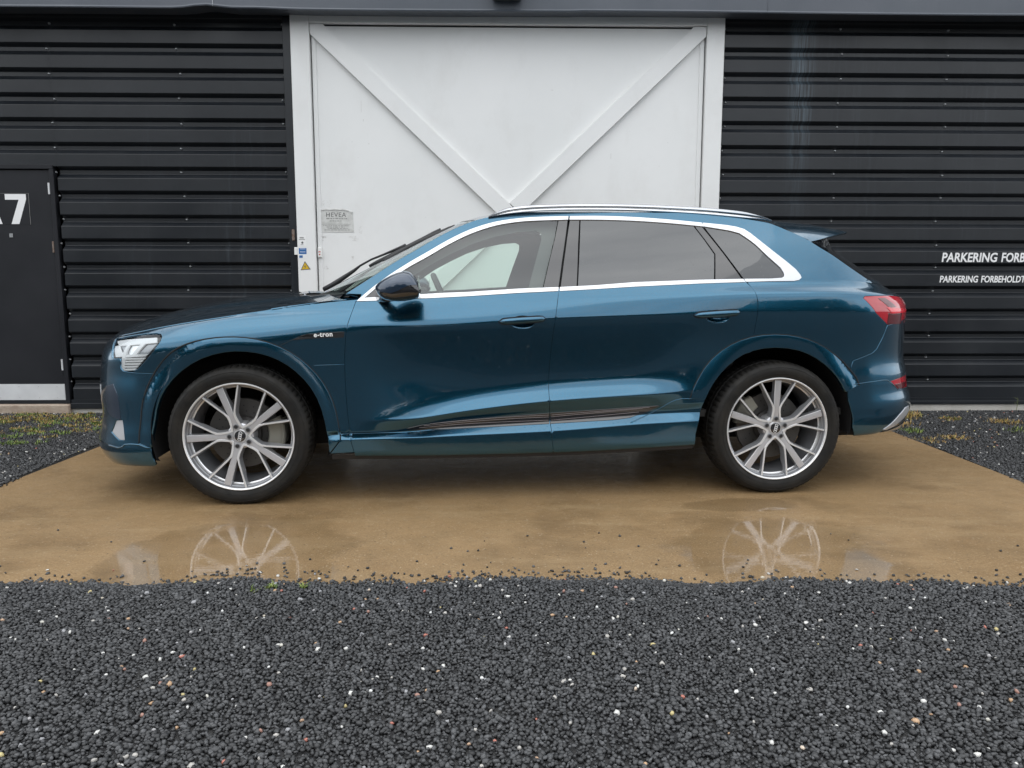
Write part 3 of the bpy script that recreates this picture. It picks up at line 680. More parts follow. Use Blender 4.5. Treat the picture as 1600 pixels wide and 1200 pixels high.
# black slatted door trims
TRI = [(636, 669.5), (660, 664), (700, 658.8), (760, 653), (858, 645.5), (940, 640), (1000, 636), (1030, 634)]
TRO = [(1030, 634), (1010, 644), (985, 652.5), (958, 656), (858, 662), (700, 670.5), (645, 671.5)]
def cutx(P, xm, keep):
    P = dens(P, .01); return P
trimP = np.array(A(TRI+TRO[1:])); uM = shA.inv(859, 653)[0]
a = [tuple(p) for p in dens(trimP, .01)]
for par, cond in ((DF, lambda u: min(u, uM-.004)), (DR, lambda u: max(u, uM+.004))):
    P = [(cond(u), z) for u, z in a]; Q = [P[0]]
    for p in P[1:]:
        if math.hypot(p[0]-Q[-1][0], p[1]-Q[-1][1]) > .003: Q.append(p)
    patch('side_moulding', shA, Q, M['gloss_black'], par, sides=(1, -1), lift=.0035, gap=0, thick=.004, join=False, rows=ROWS_FINE, res=.02)
M['lamp_grey0'] = mat('moulding_metal', (.26, .23, .23), .35, .5)
for y0, y1, y2, x0, x1 in ((664.2, 651.2, 637.5, 662, 1004), (667.2, 656.5, 643.5, 655, 998), (661, 648.2, 635.6, 672, 1015)):
    s0 = [(x0, y0)]+[(x0+(857-x0)*t, y0+(y1-y0)*t-4*t*(1-t)*1.5) for t in (.25, .5, .75, 1)]; s1 = [(861, y1-.2)]+[(861+(x1-861)*t, y1+(y2-y1)*t) for t in (.33, .66, 1)]
    bead('moulding_rib', s0, .0013, M['lamp_grey0'], DF, lift=.0055); bead('moulding_rib', s1, .0013, M['lamp_grey0'], DR, lift=.0055)
# badge strip on the fender
BD = A([(457, 531.2), (468, 526), (479, 522.6), (500, 520.4), (537.5, 518.6), (537.2, 526.8), (510, 527.8), (483, 529)])
bd = patch('badge_strip', shA, BD, M['gloss_black'], FE, sides=(1, -1), lift=.002, gap=0, thick=.004, join=False, res=.02, step=.01)
def text_obj(name, s, size, m, parent=None, M4=None, shear=0, bold=0, ext=.001, spacing=1, align='LEFT', **k):
    c = bpy.data.curves.new(name, 'FONT'); c.body = s; c.size = size; c.shear = shear; c.offset = bold; c.extrude = ext; c.space_character = spacing; c.align_x = align; c.resolution_u = 3
    o = bpy.data.objects.new(name+'_curve', c); COL.objects.link(o); bpy.context.view_layer.update()
    me = bpy.data.meshes.new_from_object(o.evaluated_get(bpy.context.evaluated_depsgraph_get())); bpy.data.objects.remove(o); me.name = name
    me.materials.clear(); me.materials.append(m); q = bpy.data.objects.new(name, me)
    if M4 is not None: q.matrix_local = M4
    return put(q, parent, **k)
def on_side(px, py, off, sh=shA, back=(0, 0)):           # matrix for lettering on the near flank; x along the car, y up, z outwards
    a, b = sh.inv(px, py); S = sh.f(np.array([a]), np.array([b]))[0]; N = (nrm(sh.f, np.array([a]), np.array([b]))*sh.sign)[0]
    p = toloc([S+N*off], 1)[0]; n = Vector(tonl([N], 1)[0]); a2, b2 = sh.inv(px+20, py-1.0); S2 = toloc(sh.f(np.array([a2]), np.array([b2])), 1)[0]
    x = (Vector(S2)-Vector(p)); x -= n*x.dot(n); x.normalize(); y = n.cross(x)
    return Matrix(((x.x, y.x, n.x, p[0]), (x.y, y.y, n.y, p[1]), (x.z, y.z, n.z, p[2]), (0, 0, 0, 1)))
M['white_print'] = mat('white_print', (.8, .8, .8), .4)
text_obj('badge_lettering', 'e-tron', .034, M['white_print'], bd[0], on_side(490.5, 526.6, .0045), bold=.0010, spacing=1.12, ext=.0004)

# ---- headlight
hl = patch('headlight', shA, HLp, M['glass_clear'], car, sides=(1, -1), lift=-.001, thick=0, gap=.0015, join=False, res=.02)
HLd = {1: hl[0], -1: hl[1]}
M['lamp_inner'] = mat('lamp_reflector', (.75, .76, .77), .28, .6); M['lamp_grey'] = mat('lamp_grey', (.30, .31, .32), .3, .5); M['lamp_white'] = mat('lamp_light_guide', (.60, .61, .61), .25)
patch('lamp_housing', shA, HLp, M['black'], HLd, sides=(1, -1), lift=-.030, thick=0, gap=0, join=False, res=.02)
def hlp(name, pts, m, lift): patch(name, shA, A(pts), m, HLd, sides=(1, -1), lift=lift, gap=0, thick=.008, join=False, res=.02, step=.008)
hlp('light_guide', [(181, 530.5), (200, 527.5), (243, 525), (242.5, 534), (205, 537), (184, 538)], M['lamp_white'], -.012)
hlp('light_guide', [(177, 539), (184, 537), (187.5, 553), (190, 557), (177, 557.5)], M['lamp_white'], -.013)
hlp('reflector', [(186, 538), (196, 537.5), (191, 552)], M['lamp_grey'], -.018)
hlp('light_guide', [(197, 537), (201, 537), (194, 556), (191, 578), (187.5, 576), (188, 560), (189.5, 552)], M['lamp_white'], -.009)
hlp('projector', [(202, 538), (216, 537), (206, 553), (194.5, 554)], M['lamp_inner'], -.020)
hlp('light_guide', [(218, 536), (225, 535.5), (209.5, 556), (203, 556)], M['lamp_white'], -.010)
hlp('projector', [(226, 537), (241, 535.5), (228, 553.5), (211, 554)], M['lamp_grey'], -.020)
hlp('light_guide', [(193, 554.5), (228, 554), (225, 557), (192, 558.5)], M['lamp_white'], -.010)
for k in range(5):
    y = 560+k*4.2; xr = 225-k*3.6
    hlp('light_guide', [(192.5-k*.3, y), (xr, y-.5), (xr-1.8, y+1.9), (192.3-k*.3, y+2.2)], M['lamp_white'], -.008)

# ---- bonnet, windscreen, roof
uA = np.array(shG.inv(541, 458.5)); 
TOPE = spl([(541, 458.5), (574, 437.5), (613, 412), (649, 391), (685, 370), (715, 355), (745, 343.5), (775, 336.8), (800, 333.2), (850, 330), (900, 328.6), (950, 328.6), (1000, 329.8), (1050, 332), (1100, 335.5), (1150, 340.5), (1180, 344.5), (1205, 349.5), (1220, 355.5), (1240, 364), (1261, 374), (1280, 386), (1300, 398), (1320, 412), (1340, 426), (1361, 440)], 10)
EP = np.array(shG.poly(TOPE)); ES = SG(EP[:, 0], EP[:, 1]); 
_k = np.array([1, 2, 3, 2, 1.])/9
for _ in range(3):
    for c in range(3): ES[2:-2, c] = np.convolve(ES[:, c], _k, 'valid')
EL = np.concatenate([[0], np.cumsum(np.linalg.norm(np.diff(ES, axis=0), axis=1))]); EL /= EL[-1]
def ee(t): return np.stack([np.interp(t, EL, ES[:, c]) for c in range(3)], -1)
iw = i0(TOPE, (747, 343)); irr = i0(TOPE, (1215, 353)); tw, tr_ = EL[iw], EL[irr]
def loft(t0, t1, cen, n=2.4, mpow=2.0):
    cx = [c[0] for c in cen]; cz = [c[1] for c in cen]; ss = np.concatenate([[0], np.cumsum(np.hypot(np.diff(cx), np.diff(cz)))]); ss /= ss[-1]
    def f(t, w):
        t = np.asarray(t, float); w = np.asarray(w, float); e = ee(t0+(t1-t0)*t); x = pchip(ss, cx, t); z = pchip(ss, cz, t); r = np.abs(w)/e[..., 1]
        a = 1-r**mpow; b = 1-r**n
        return np.stack([e[..., 0]+(x-e[..., 0])*a, w+0*t, e[..., 2]+(z-e[..., 2])*b], -1)
    return f
CW = [(.33, 1.118), (.60, 1.258), (.86, 1.392), (1.06, 1.490), (1.16, 1.540)]
CR = [(1.16, 1.540), (1.32, 1.582), (1.6, 1.612), (2.1, 1.622), (2.6, 1.612), (2.95, 1.588), (3.22, 1.555)]
CD = [(3.22, 1.555), (3.38, 1.45), (3.62, 1.31), (3.80, 1.19)]
fW, fR, fD = loft(0, tw, CW, 2.4, 2.2), loft(tw, tr_, CR, 2.8, 2.0), loft(tr_, 1, CD, 2.6, 2.6)
def quad(name, f, t0, t1, m, par, nu=30, nw=24, edge=0.0, lift=0, inner=None, dark=None, **k):   # sheet across the car from edge to edge
    tt = np.linspace(t0, t1, nu); V = []; N = []
    for t in tt:
        we = float(f(np.array([t]), np.array([.0]))[0, 1]*0+1); 
        W = fe(f, t)-edge; ww = W*np.sin(np.linspace(-1, 1, nw)*math.pi/2)
        P = f(np.full(nw, t), np.abs(ww)); e = 2e-3; a = f(np.full(nw, t+e), np.abs(ww))-f(np.full(nw, t-e), np.abs(ww)); b = f(np.full(nw, t), np.abs(ww)+e)-f(np.full(nw, t), np.maximum(np.abs(ww)-e, 0))
        nn = np.cross(a, b); nn /= np.linalg.norm(nn, axis=1, keepdims=True)+1e-12; nn *= np.sign(nn[:, 2:3]+1e-9); P = P+nn*lift; sg = np.sign(ww); sg[sg == 0] = 1
        V += [[P[i, 0], .95-P[i, 1]*sg[i], P[i, 2]] for i in range(nw)]; N += [[nn[i, 0], -nn[i, 1]*sg[i], nn[i, 2]] for i in range(nw)]
    Fc = [(i*nw+j, i*nw+j+1, (i+1)*nw+j+1, (i+1)*nw+j) for i in range(nu-1) for j in range(nw-1)]
    v = [np.array(V[q]) for q in Fc[0]]; 
    if np.cross(v[1]-v[0], v[2]-v[1])[2] < 0: Fc = [q[::-1] for q in Fc]
    return mesh(name, V, Fc, m, par, normals=N, **k)
def fe(f, t):
    t0, t1 = {fW: (0, tw), fR: (tw, tr_), fD: (tr_, 1)}[f]; return float(ee(np.array([t0+(t1-t0)*np.clip(t, 0, 1)]))[0, 1])
quad('windscreen', fW, .0, .985, M['glass'], car, edge=.012, lift=.001)
quad('roof', fR, .0, 1.0, PT, car, nu=40, edge=.0, lift=.0)
rw = quad('rear_window', fD, .02, .98, M['glass_dark'], car, edge=.008)
# black frit round the windscreen
for sgn in (1, -1):
    V = []; fr = MB()
    tt = np.linspace(.0, .99, 30)
    for t in tt:
        W = fe(fW, t)
        for d in (.004, .034): p = fW(np.array([t]), np.array([W-d]))[0]; V.append([p[0], .95-sgn*p[1], p[2]-.0015])
    fr.add(V, [(2*i, 2*i+1, 2*i+3, 2*i+2) for i in range(29)])
    fr.build('windscreen_frame', M['gloss_black'], car)
quad('windscreen_header', fW, .955, 1.0, M['gloss_black'], car, nu=4, lift=-.002)
# bonnet
def hood_poly():
    uu = np.linspace(.0, uq(.16), 70); Q = SA(uu, zrow(uu, len(VS)-1.0)); P = [(q[0]+.002, max(0, q[1]-.001)) for q in Q]
    sh = shH.poly(spl([(425, 487.5), (447, 485), (463, 481.5), (482, 477), (500, 470), (517, 462)], 8)); 
    P = [p for p in P if p[0] < sh[0][0]-.01]
    rear = [(sh[-1][0]-.01, sh[-1][1]-.03)]+[(.22+.14*(w/.7)**2, w) for w in (.66, .5, .35, .2, 0)]
    return P+sh+rear
hp = hood_poly()
patch('bonnet', shH, hp, PT, car, sides=(1, -1), res=.025, gap=.0015, step=.02)
# fender top and cowl between bonnet and pillar
def quadmesh(name, rows_, m, par, sides=(1, -1), sm=True):
    for s in sides:
        n = len(rows_[0]); V = [p for r in rows_ for p in r]; Fc = [(i*n+j, i*n+j+1, (i+1)*n+j+1, (i+1)*n+j) for i in range(len(rows_)-1) for j in range(n-1)]
        o = mesh(name, toloc(V, s), Fc, m, par[s] if isinstance(par, dict) else par, smooth=sm); fixn(o.data)
shl = [p for p in hp if p[1] > .5 and p[0] > .0]
sidx = np.array([p for p in shH.poly(spl([(425, 487.5), (447, 485), (463, 481.5), (482, 477), (500, 470), (517, 462)], 6))])
Sl = SH(sidx[:, 0], sidx[:, 1]); ft = []
for j, s in enumerate(Sl):
    t = j/(len(Sl)-1); xq = s[0]+(gF_top if False else 0); u = uq(s[0])+t*(gF[0][0]-uq(s[0])-.003); q = SA(np.array([u]), zrow(np.array([u]), len(VS)-1.0))[0]
    ft.append([s+(q-s)*k+np.array([0, 0, .006*math.sin(math.pi*k)]) for k in (.02, .3, .6, .85, 1)])
quadmesh('fender_top', ft, PT, FE)
e0 = ee(np.array([0.0]))[0]; g0 = SA(np.array([gF[0][0]]), zrow(np.array([gF[0][0]]), len(VS)-1.0))[0]
quadmesh('fender_top', [[Sl[-1], (Sl[-1]+g0)/2, g0], [Sl[-1]*.4+e0*.6, (g0+e0)/2, g0*.6+SG(np.array([.63]), np.array([1.10]))[0]*.4], [e0, e0+(0, .01, -.005), SG(np.array([.62]), np.array([1.105]))[0]]], PT, FE)
cw = []
for w in np.linspace(0, .80, 12):
    xh = .20+.14*(w/.7)**2; h = SH(np.array([xh]), np.array([w]))[0]; ws = fW(np.array([0.0]), np.array([w]))[0] if w < e0[1]-.01 else e0
    cw.append([[h[0]-.02, w, h[2]-.012], [(h[0]+ws[0])/2, w, min(h[2], ws[2])-.03], [ws[0]+.02, w, ws[2]+.004]])
quadmesh('cowl', cw, M['black'], car)
# side frame: pillars and cantrail in body colour, from the windscreen edge to the tail
CH_O = spl([(562, 467), (586, 447), (610, 429.5), (640, 410.5), (670, 393.3), (700, 376), (735, 359.3), (774, 347.3), (810, 342), (840, 339.8), (888.8, 338.5), (940, 338.2), (991, 340), (1045, 343.8), (1096, 348.6), (1135, 352.5), (1150, 355), (1162, 358.6), (1172, 365), (1185, 375.3), (1210, 395), (1230, 410.5), (1243, 421.5), (1250, 430)], 10)
CH_B = [(1251.5, 434), (1248, 437.5), (1240, 439), (1200, 439.5), (1166, 440.6)]
G = lambda p: shG.poly(p)
CH_O2 = G(CH_O)
frame = [tuple(p) for p in EP]+G([(1352, 441), (1300, 441.5), (1251, 441.5)])+list(reversed(CH_O2))+G([(565, 459.5), (548, 459)])
patch('side_frame', shG, frame, PT, car, sides=(1, -1), res=.02, gap=.001, join=False)
qp = [(x, float(zq(x))-.006) for x in np.linspace(2.72, EP[-1][0]+.01, 20)]+[tuple(EP[-1])]+G([(1352, 440.8), (1300, 441), (1251, 441), (1200, 441), (1168, 441.5)])
patch('side_frame', shG, qp, PT, car, sides=(1, -1), res=.02, gap=0, join=False, thick=0)
# bright window surround
CI_T = spl([(640, 416.5), (670, 400), (700, 382.5), (735, 365.5), (774, 352.7), (810, 346.8), (840, 344.8), (888.8, 343.3)], 10)
CI_T2 = spl([(890.8, 343.3), (940, 343.5), (991, 345.2), (1045, 348.8), (1098, 353.8)], 10)
CI_T3 = spl([(1100.5, 354), (1140, 360.5), (1155, 364.5), (1165, 371), (1180, 382), (1200, 401), (1220, 419), (1226, 428), (1226, 432), (1222, 434.8)], 8)
def seg(P, xa, xb): return [p for p in P if xa <= p[0] <= xb]
bandF = G(seg(CH_O, 562, 887.5)+[(887.8, 338.5)]+[(887.3, 343.3)]+list(reversed(seg(CI_T, 0, 885)))+[(600, 442), (585, 452.3), (572, 463.5), (568, 466), (600, 464.5), (655, 460.8), (690, 458.5), (730, 457), (810, 451.8), (872.5, 449.3), (872, 454.8), (810, 457.8), (730, 463), (655, 466.8), (600, 469.7), (558, 470.5)])
patch('window_surround', shG, bandF, M['chrome'], DF, sides=(1, -1), lift=.005, gap=0, res=.02, step=.01, join=False, thick=.01, edge=.002)
bt = G([(890.5, 338.5)]+seg(CH_O, 891, 1095)+[(1096, 348.6), (1099.5, 354)]+list(reversed(seg(CI_T2, 891, 1096)))+[(890.2, 343.3)])
patch('window_surround', shG, bt, M['chrome'], DR, sides=(1, -1), lift=.005, gap=0, res=.02, step=.01, join=False, thick=.01, edge=.002)
bb = G([(875.2, 449.2), (930, 446.5), (991, 441.7), (1096, 437.8), (1161, 436.4), (1164.5, 440.8), (1096, 443), (991, 448), (930, 451.8), (874.6, 454.8)])
patch('window_surround', shG, bb, M['chrome'], DR, sides=(1, -1), lift=.005, gap=0, res=.02, step=.01, join=False, thick=.01, edge=.002)
bq = G([(1098, 348.8)]+seg(CH_O, 1099, 1251)+CH_B+[(1163.5, 436.4), (1205, 436), (1222, 434.8)]+list(reversed(CI_T3[:-1])))
patch('window_surround', shG, bq, M['chrome'], car, sides=(1, -1), lift=.005, gap=0, res=.02, step=.01, join=False, thick=.01, edge=.002)
# glass and pillar panels
def gl(name, pts, m, par, lift=-.002, **k): return patch(name, shG, G(pts), m, par, sides=(1, -1), lift=lift, gap=k.pop('gap', .0016), res=.03, step=.02, join=False, thick=k.pop('thick', .004), **k)
frontG = [(568, 466)]+[(585, 452.3), (600, 442)]+CI_T[:-1]
frontG = [p for p in frontG if p[0] < 871]+[(871.3, 345), (866, 372), (858, 405), (847.5, 450.2), (810, 452.6), (730, 457.6), (655, 461.5), (600, 465)]
gl('window_glass', [(x, y+.6) if y < 450 else (x, y) for x, y in frontG], M['glass'], DF, thick=0, gap=.0)
gl('pillar_panel', [(872.5, 344.3), (887.2, 343.3), (884, 368), (878, 410), (872.8, 449), (848.8, 450.3), (859, 405.5), (867, 372.5)], M['gloss_black'], DF)
gl('pillar_panel', [(890.3, 343.8), (905.5, 344), (903.5, 380), (901.3, 446.6), (876, 448.8), (881, 411), (886.5, 370)], M['gloss_black'], DR)
gl('window_glass', [(907, 344)]+CI_T2[2:-2]+[(1083.5, 352.5), (1100, 374), (1116.3, 397), (1116, 437.2), (991, 442.3), (903, 447)], M['glass_dark'], DR)
gl('pillar_panel', [(1085.5, 352.8), (1097, 353.9), (1130, 395), (1159.8, 436), (1118, 437.2), (1118, 396.5), (1101.5, 373.5)], M['gloss_black'], DR)
gl('quarter_glass', [(1100.8, 355)]+[(x-.3, y+1) for x, y in CI_T3]+[(1163, 436.2), (1133, 396)], M['glass_dark'], car)
# black quarter light in front of the mirror
gl('mirror_panel', [(569, 465.8), (585, 453), (596, 444), (597, 464.5)], M['gloss_black'], DF, lift=.001)
# roof rail
def rail(name, top_, bot_, r=0):
    T_ = np.array(shG.poly([(x, y) for x, y in spl(bot_, 14)]))
RT = spl([(762, 338.6), (770, 334), (780, 329.8), (792, 325.5), (810, 322.3), (840, 320.2), (900, 318.6), (950, 318.6), (1000, 319.7), (1050, 321.7), (1100, 324.5), (1140, 328), (1165, 331.3), (1185, 336), (1198, 340.5), (1205, 344)], 12)
RBm = spl([(762, 340.2), (772, 338.2), (790, 335), (815, 332), (850, 329.6), (900, 328.6), (950, 328.8), (1000, 330), (1050, 332.2), (1100, 335.4), (1140, 339), (1165, 341.3), (1185, 342.5), (1198, 344.2), (1205, 345.8)], 12)
def px_at_w(px, py, w):                                 # point of the photograph's outline on the lengthwise plane half-width w
    lo = CB; o = W0+(.95-w)*CB; X = (px-800); Y = (py-600); X, Y = X*math.cos(CAM_R)+Y*math.sin(CAM_R), -X*math.sin(CAM_R)+Y*math.cos(CAM_R)
    c, s = math.cos(CAM_T), math.sin(CAM_T); v = -Y/CAM_F; d = np.array([X/CAM_F, c+v*s, -s+v*c]); C0 = np.array([0, 0, CAM_H])
    t = np.dot(o-C0, CB)/np.dot(d, CB); P = C0+d*t-W0; return np.array([P@CA, w, P[2]])
xs = np.linspace(763, 1204, 60); wr = .655
tp_ = np.interp(xs, [p[0] for p in RT], [p[1] for p in RT]); bp_ = np.interp(xs, [p[0] for p in RBm], [p[1] for p in RBm])
rails = []
for side in (1, -1):
    r = MB()
    for (a0, a1, dy) in ((0, .47, 0), (.56, 1.0, .004)):
        V = []
        for x, yt, yb in zip(xs, tp_, bp_):
            p1 = px_at_w(x, yt+(yb-yt)*a0, wr); p2 = px_at_w(x, yt+(yb-yt)*a1, wr); wd = .016; b = min(.004, (p1[2]-p2[2])*.3)
            sl = .010 if a0 == 0 else .004; V += [[p1[0], p1[1]+wd-b-sl, p1[2]], [p1[0], p1[1]+wd-sl*.8, p1[2]-b], [p2[0], p2[1]+wd, p2[2]+b], [p2[0], p2[1]+wd-b, p2[2]], [p2[0], p2[1]-wd, p2[2]], [p1[0], p1[1]-wd, p1[2]]]
        n = 6; r.add(toloc(V, side), [(i*n+j, i*n+(j+1) % n, (i+1)*n+(j+1) % n, (i+1)*n+j) for i in range(len(xs)-1) for j in range(n)]+[tuple(range(n)), tuple(range((len(xs)-1)*n, len(xs)*n))])
    o = r.build('roof_rail', M['chrome'], car, smooth=True, ang=35)
# spoiler
def spoil():
    tw_ = [px_at_w(1226, 358, .60), px_at_w(1260, 373.5, .62), px_at_w(1296, 359.3, .52)]
    rows_ = []
    for k, f_ in enumerate(np.linspace(0, 1, 8)):
        w = .60*(1-f_)
        hr = fR(np.array([.965]), np.array([w]))[0]; tip = np.array([3.47+.14*(1-(w/.6)**2), w*.93, 1.480+.030*(1-(w/.6)**2)])
        if k == 0: pass
        mid = (hr+tip)/2+np.array([0, 0, .010]); und = tip+np.array([-.004, 0, -.016]); un2 = fD(np.array([.10]), np.array([w*.95]))[0]
        rows_.append([hr, mid, tip+np.array([0, 0, -.002]), tip+np.array([.004, 0, -.009]), und, un2])
    sd_ = rows_[0]; e1 = ee(np.array([tr_+.16*(1-tr_)]))[0]+np.array([0, -.004, 0]); e2 = ee(np.array([tr_+.3*(1-tr_)]))[0]+np.array([0, -.006, 0])
    hr = ee(np.array([tr_]))[0]
    rows_.insert(0, [hr+np.array([-.06, -.004, .0]), ee(np.array([tr_+.1*(1-tr_)]))[0]+np.array([0, -.004, .002]), e2, e2+np.array([0, -.002, -.003]), e2+np.array([-.005, -.004, -.004]), e2+np.array([-.01, -.01, -.006])])
    return rows_
quadmesh('roof_spoiler', spoil(), PT, car)
# dark side blade between rear glass and spoiler
e_ = [ee(np.array([tr_+(1-tr_)*k]))[0] for k in (.10, .27, .5, .75, .97)]
outp = [px_at_w(1284, 361.5, .53), px_at_w(1290, 368, .53), px_at_w(1299, 388, .56), px_at_w(1331, 412, .62), px_at_w(1356, 435, .72)]
midp = [px_at_w(1262, 375, .60)]
quadmesh('window_blade', [[a_, (a_*.5+b_*.5)+np.array([0, .004, 0]), b_] for a_, b_ in zip(e_, outp)], M['gloss_black'], car)
# tail deck between rear window and tail panel
td = []
for k in np.linspace(0, 1, 10):
    w = .80*(1-k); g = fD(np.array([.97]), np.array([min(w, fe(fD, .97)-.004)]))[0]
    uu = UM-.002-(UM-.004-x2u(0)-0)*0; 
    # matching point on the top edge of the tail
    us = np.linspace(UM-1.3, UM, 200); Q = SA(us, zrow(us, len(VS)-1.0)); j = int(np.argmin(np.abs(Q[:, 1]-min(w, .84))+np.where(Q[:, 0] < 3.3, 9, 0))); q = Q[j]
    td.append([g, (g+q)/2+np.array([0, 0, .010]), q+np.array([-.002, 0, .0])])
quadmesh('tailgate', td, PT, car)
patch('skid_plate', shA, A([(1379, 671.3), (1392, 662), (1405, 648), (1414, 637), (1419, 634), (1419, 642), (1409, 655), (1396, 665.5), (1384, 671.5)]), M['silver'], car, sides=(1, -1), lift=.004, gap=0, thick=.01, join=False, step=.01, res=.02)
for sgn in (1, -1):
    V = []
    for t in np.linspace(0, 1, 24):
        W = fe(fW, t)
        for d in (.0, .04, .085): p = fW(np.array([t]), np.array([W-d]))[0]; V.append([p[0]+.01, .95-sgn*p[1], p[2]-.020])
    mesh('pillar_trim', V, [(3*i+j, 3*i+j+1, 3*i+j+4, 3*i+j+3) for i in range(23) for j in (0, 1)], M['trim'], car, smooth=True)
# ================================================================== THE CAR: wheels, inner shell, cabin, mirrors, wipers
WR, TR_, CZ = .2885, .3755, .368
def wheel_meshes():
    out = {}
    # tyre with tread blocks and a flattened contact patch
    prof = [(.286, .010), (.2895, .004), (.297, .0005), (.305, -.003), (.322, -.0065), (.338, -.006), (.350, -.001), (.3515, .0005), (.360, .007), (.3665, .015), (.3705, .026), (.3735, .040), (.375, .060), (.3755, .080), (.369, .082), (.369, .088), (.3755, .090), (.3755, .128), (.369, .130), (.369, .137), (.3755, .139), (.3755, .18), (.3745, .21), (.371, .236), (.362, .253), (.34, .262), (.31, .262), (.286, .25)]
    n = 288; V = []; 
    for i in range(n):
        th = 2*math.pi*i/n; c, s = math.cos(th), math.sin(th)
        for k, (r, y) in enumerate(prof):
            rr = r
            if i % 4 == 0 and 9 <= k <= 13: rr -= .0065 if k > 9 else .003
            if i % 4 == 2 and 19 <= k <= 24: rr -= .006
            x, z = rr*c, rr*s
            if z < -CZ+.0005: z = -CZ+.0005; y = y-.004 if y < .03 else y
            V.append((x, y, z))
    K = len(prof); Fc = [(i*K+k, i*K+k+1, ((i+1) % n)*K+k+1, ((i+1) % n)*K+k) for i in range(n) for k in range(K-1)]
    m = MB(); m.add(V, Fc)
    for r, y, a0, a1 in ((.331, -.0072, 20, 62), (.331, -.0072, 118, 160), (.331, -.0072, 205, 240), (.331, -.0072, 300, 338)):   # raised sidewall marks
        k = 0; a = a0
        while a < a1:
            w_ = 2.2+1.6*((k*7) % 3)/2
            if k % 6 != 5:
                t0, t1 = R(a), R(a+w_); P = []
                for yy in (y+.002, y-.0004): 
                    for rr, tt in ((r-.006, t0), (r-.006, t1), (r+.006, t1), (r+.006, t0)): P.append((rr*math.cos(tt), yy, rr*math.sin(tt)))
                m.add(P, [(4, 5, 6, 7), (0, 1, 5, 4), (1, 2, 6, 5), (2, 3, 7, 6), (3, 0, 4, 7)])
            a += w_+1.0; k += 1
    m.lathe_y([(.3445, -.0050), (.3455, -.0062), (.3465, -.0050)], 144); m.lathe_y([(.312, -.0058), (.3130, -.0068), (.314, -.0062)], 144)
    out['tyre'] = (m, M['rubber'], 40)
    m = MB(); m.lathe_y([(.2890, .008), (.2888, .002), (.2872, -.0015), (.2845, -.002), (.2822, .000), (.2815, .004), (.2795, .006)], 144, 0)
    m.lathe_y([(.2795, .006), (.2765, .010), (.2745, .020), (.2735, .026), (.2680, .028), (.2660, .034)], 144, 1)
    m.lathe_y([(.2660, .034), (.2655, .055), (.2600, .058)], 144, 0)
    m.lathe_y([(.2600, .058), (.2580, .100), (.2520, .120), (.2500, .235), (.262, .245)], 144, 1)
    out['rim'] = (m, [M['alloy'], M['alloy_dark']], 35)
    # broad spoke, along +X
    m = MB(); hub_y = lambda r: .012+.016*(1-min(1, r/.26))**1.3
    rs = [.036, .07, .10, .13, .17, .21, .25, .272]; hw = [.017, .0135, .0128, .0140, .0158, .0162, .0168, .0172]; V = []
    for r, h in zip(rs, hw):
        y = hub_y(r)+.0035; V += [(r, y+.050-.02*(r > .2), -h-.005), (r, y+.003, -h-.0015), (r, y, -h+.0006), (r, y-.0006, 0), (r, y, h-.0006), (r, y+.003, h+.0015), (r, y+.050-.02*(r > .2), h+.005)]
    for i in range(len(rs)-1):
        for k in range(6): m.add([V[i*7+k], V[i*7+k+1], V[i*7+8+k], V[i*7+7+k]], [(0, 1, 2, 3)], 0 if k in (2, 3) else (2 if k in (1, 4) else 1))
    out['spoke'] = (m, [M['alloy_face'], M['alloy_dark'], M['alloy']], 30)
    # V-shaped rib between two spokes, symmetric about +X
    path = [(.279, 15.2), (.20, 21.5), (.122, 28.0), (.112, 28.3), (.044, 0), (.112, -28.3), (.122, -28.0), (.20, -21.5), (.279, -15.2)]
    P = [(r*math.cos(R(a)), r*math.sin(R(a)), r) for r, a in path]
    # straight arms rather than arcs
    P = []
    arm = [(.279, 15.2), (.118, 28.6), (.043, 0)]
    XY = [(r*math.cos(R(a)), r*math.sin(R(a))) for r, a in arm]; XY = XY+[(x, -y) for x, y in XY[::-1][1:]]
    D = []
    for i in range(4):
        a, b = np.array(XY[i]), np.array(XY[i+1]); kk = 6 if i in (0, 3) else 4
        for j in range(kk): D.append(a+(b-a)*j/kk)
    D.append(np.array(XY[-1])); D = np.array(D); S2 = D.copy(); S2[1:-1] = .2*D[:-2]+.6*D[1:-1]+.2*D[2:]; D = S2
    n = len(D); V = []
    for i in range(n):
        a = D[max(i-1, 0)]; b = D[min(i+1, n-1)]; t = (b-a)/np.linalg.norm(b-a); nn = np.array([-t[1], t[0]]); r = np.hypot(*D[i])
        y = hub_y(r)-.0005; hh = .0042+.0012*(r < .12); inn = 1
        prev = D[i]-D[max(i-1, 0)]; 
        ti = t if 0 < i < n-1 else t; c = 1.0
        if 0 < i < n-1:
            u1 = D[i]-D[i-1]; u2 = D[i+1]-D[i]; u1 /= np.linalg.norm(u1); u2 /= np.linalg.norm(u2); c = max(.6, math.sqrt(max(0, (1+u1@u2)/2)))
        # nn points to the inside of the V or outside depending on the arm: deep flank on the inside
        sgn = 1
        for off, dy in ((-.0125, .046-.02*(r > .2)), (-hh-.001, .004), (-hh+.0008, 0), (hh-.0008, 0), (hh+.0006, .003), (.0075, .030)):
            q = D[i]-nn*off*sgn/c; V.append((q[0], y+dy, q[1]))
    for i in range(n-1):
        for k in range(5): m2 = 0 if k in (1, 2, 3) else 1; 
    m = MB()
    for i in range(n-1):
        for k in range(5): m.add([V[i*6+k], V[i*6+k+1], V[i*6+7+k], V[i*6+6+k]], [(0, 1, 2, 3)], 0 if k in (1, 2, 3) else 1)
    out['rib'] = (m, [M['alloy'], M['alloy_dark']], 30)
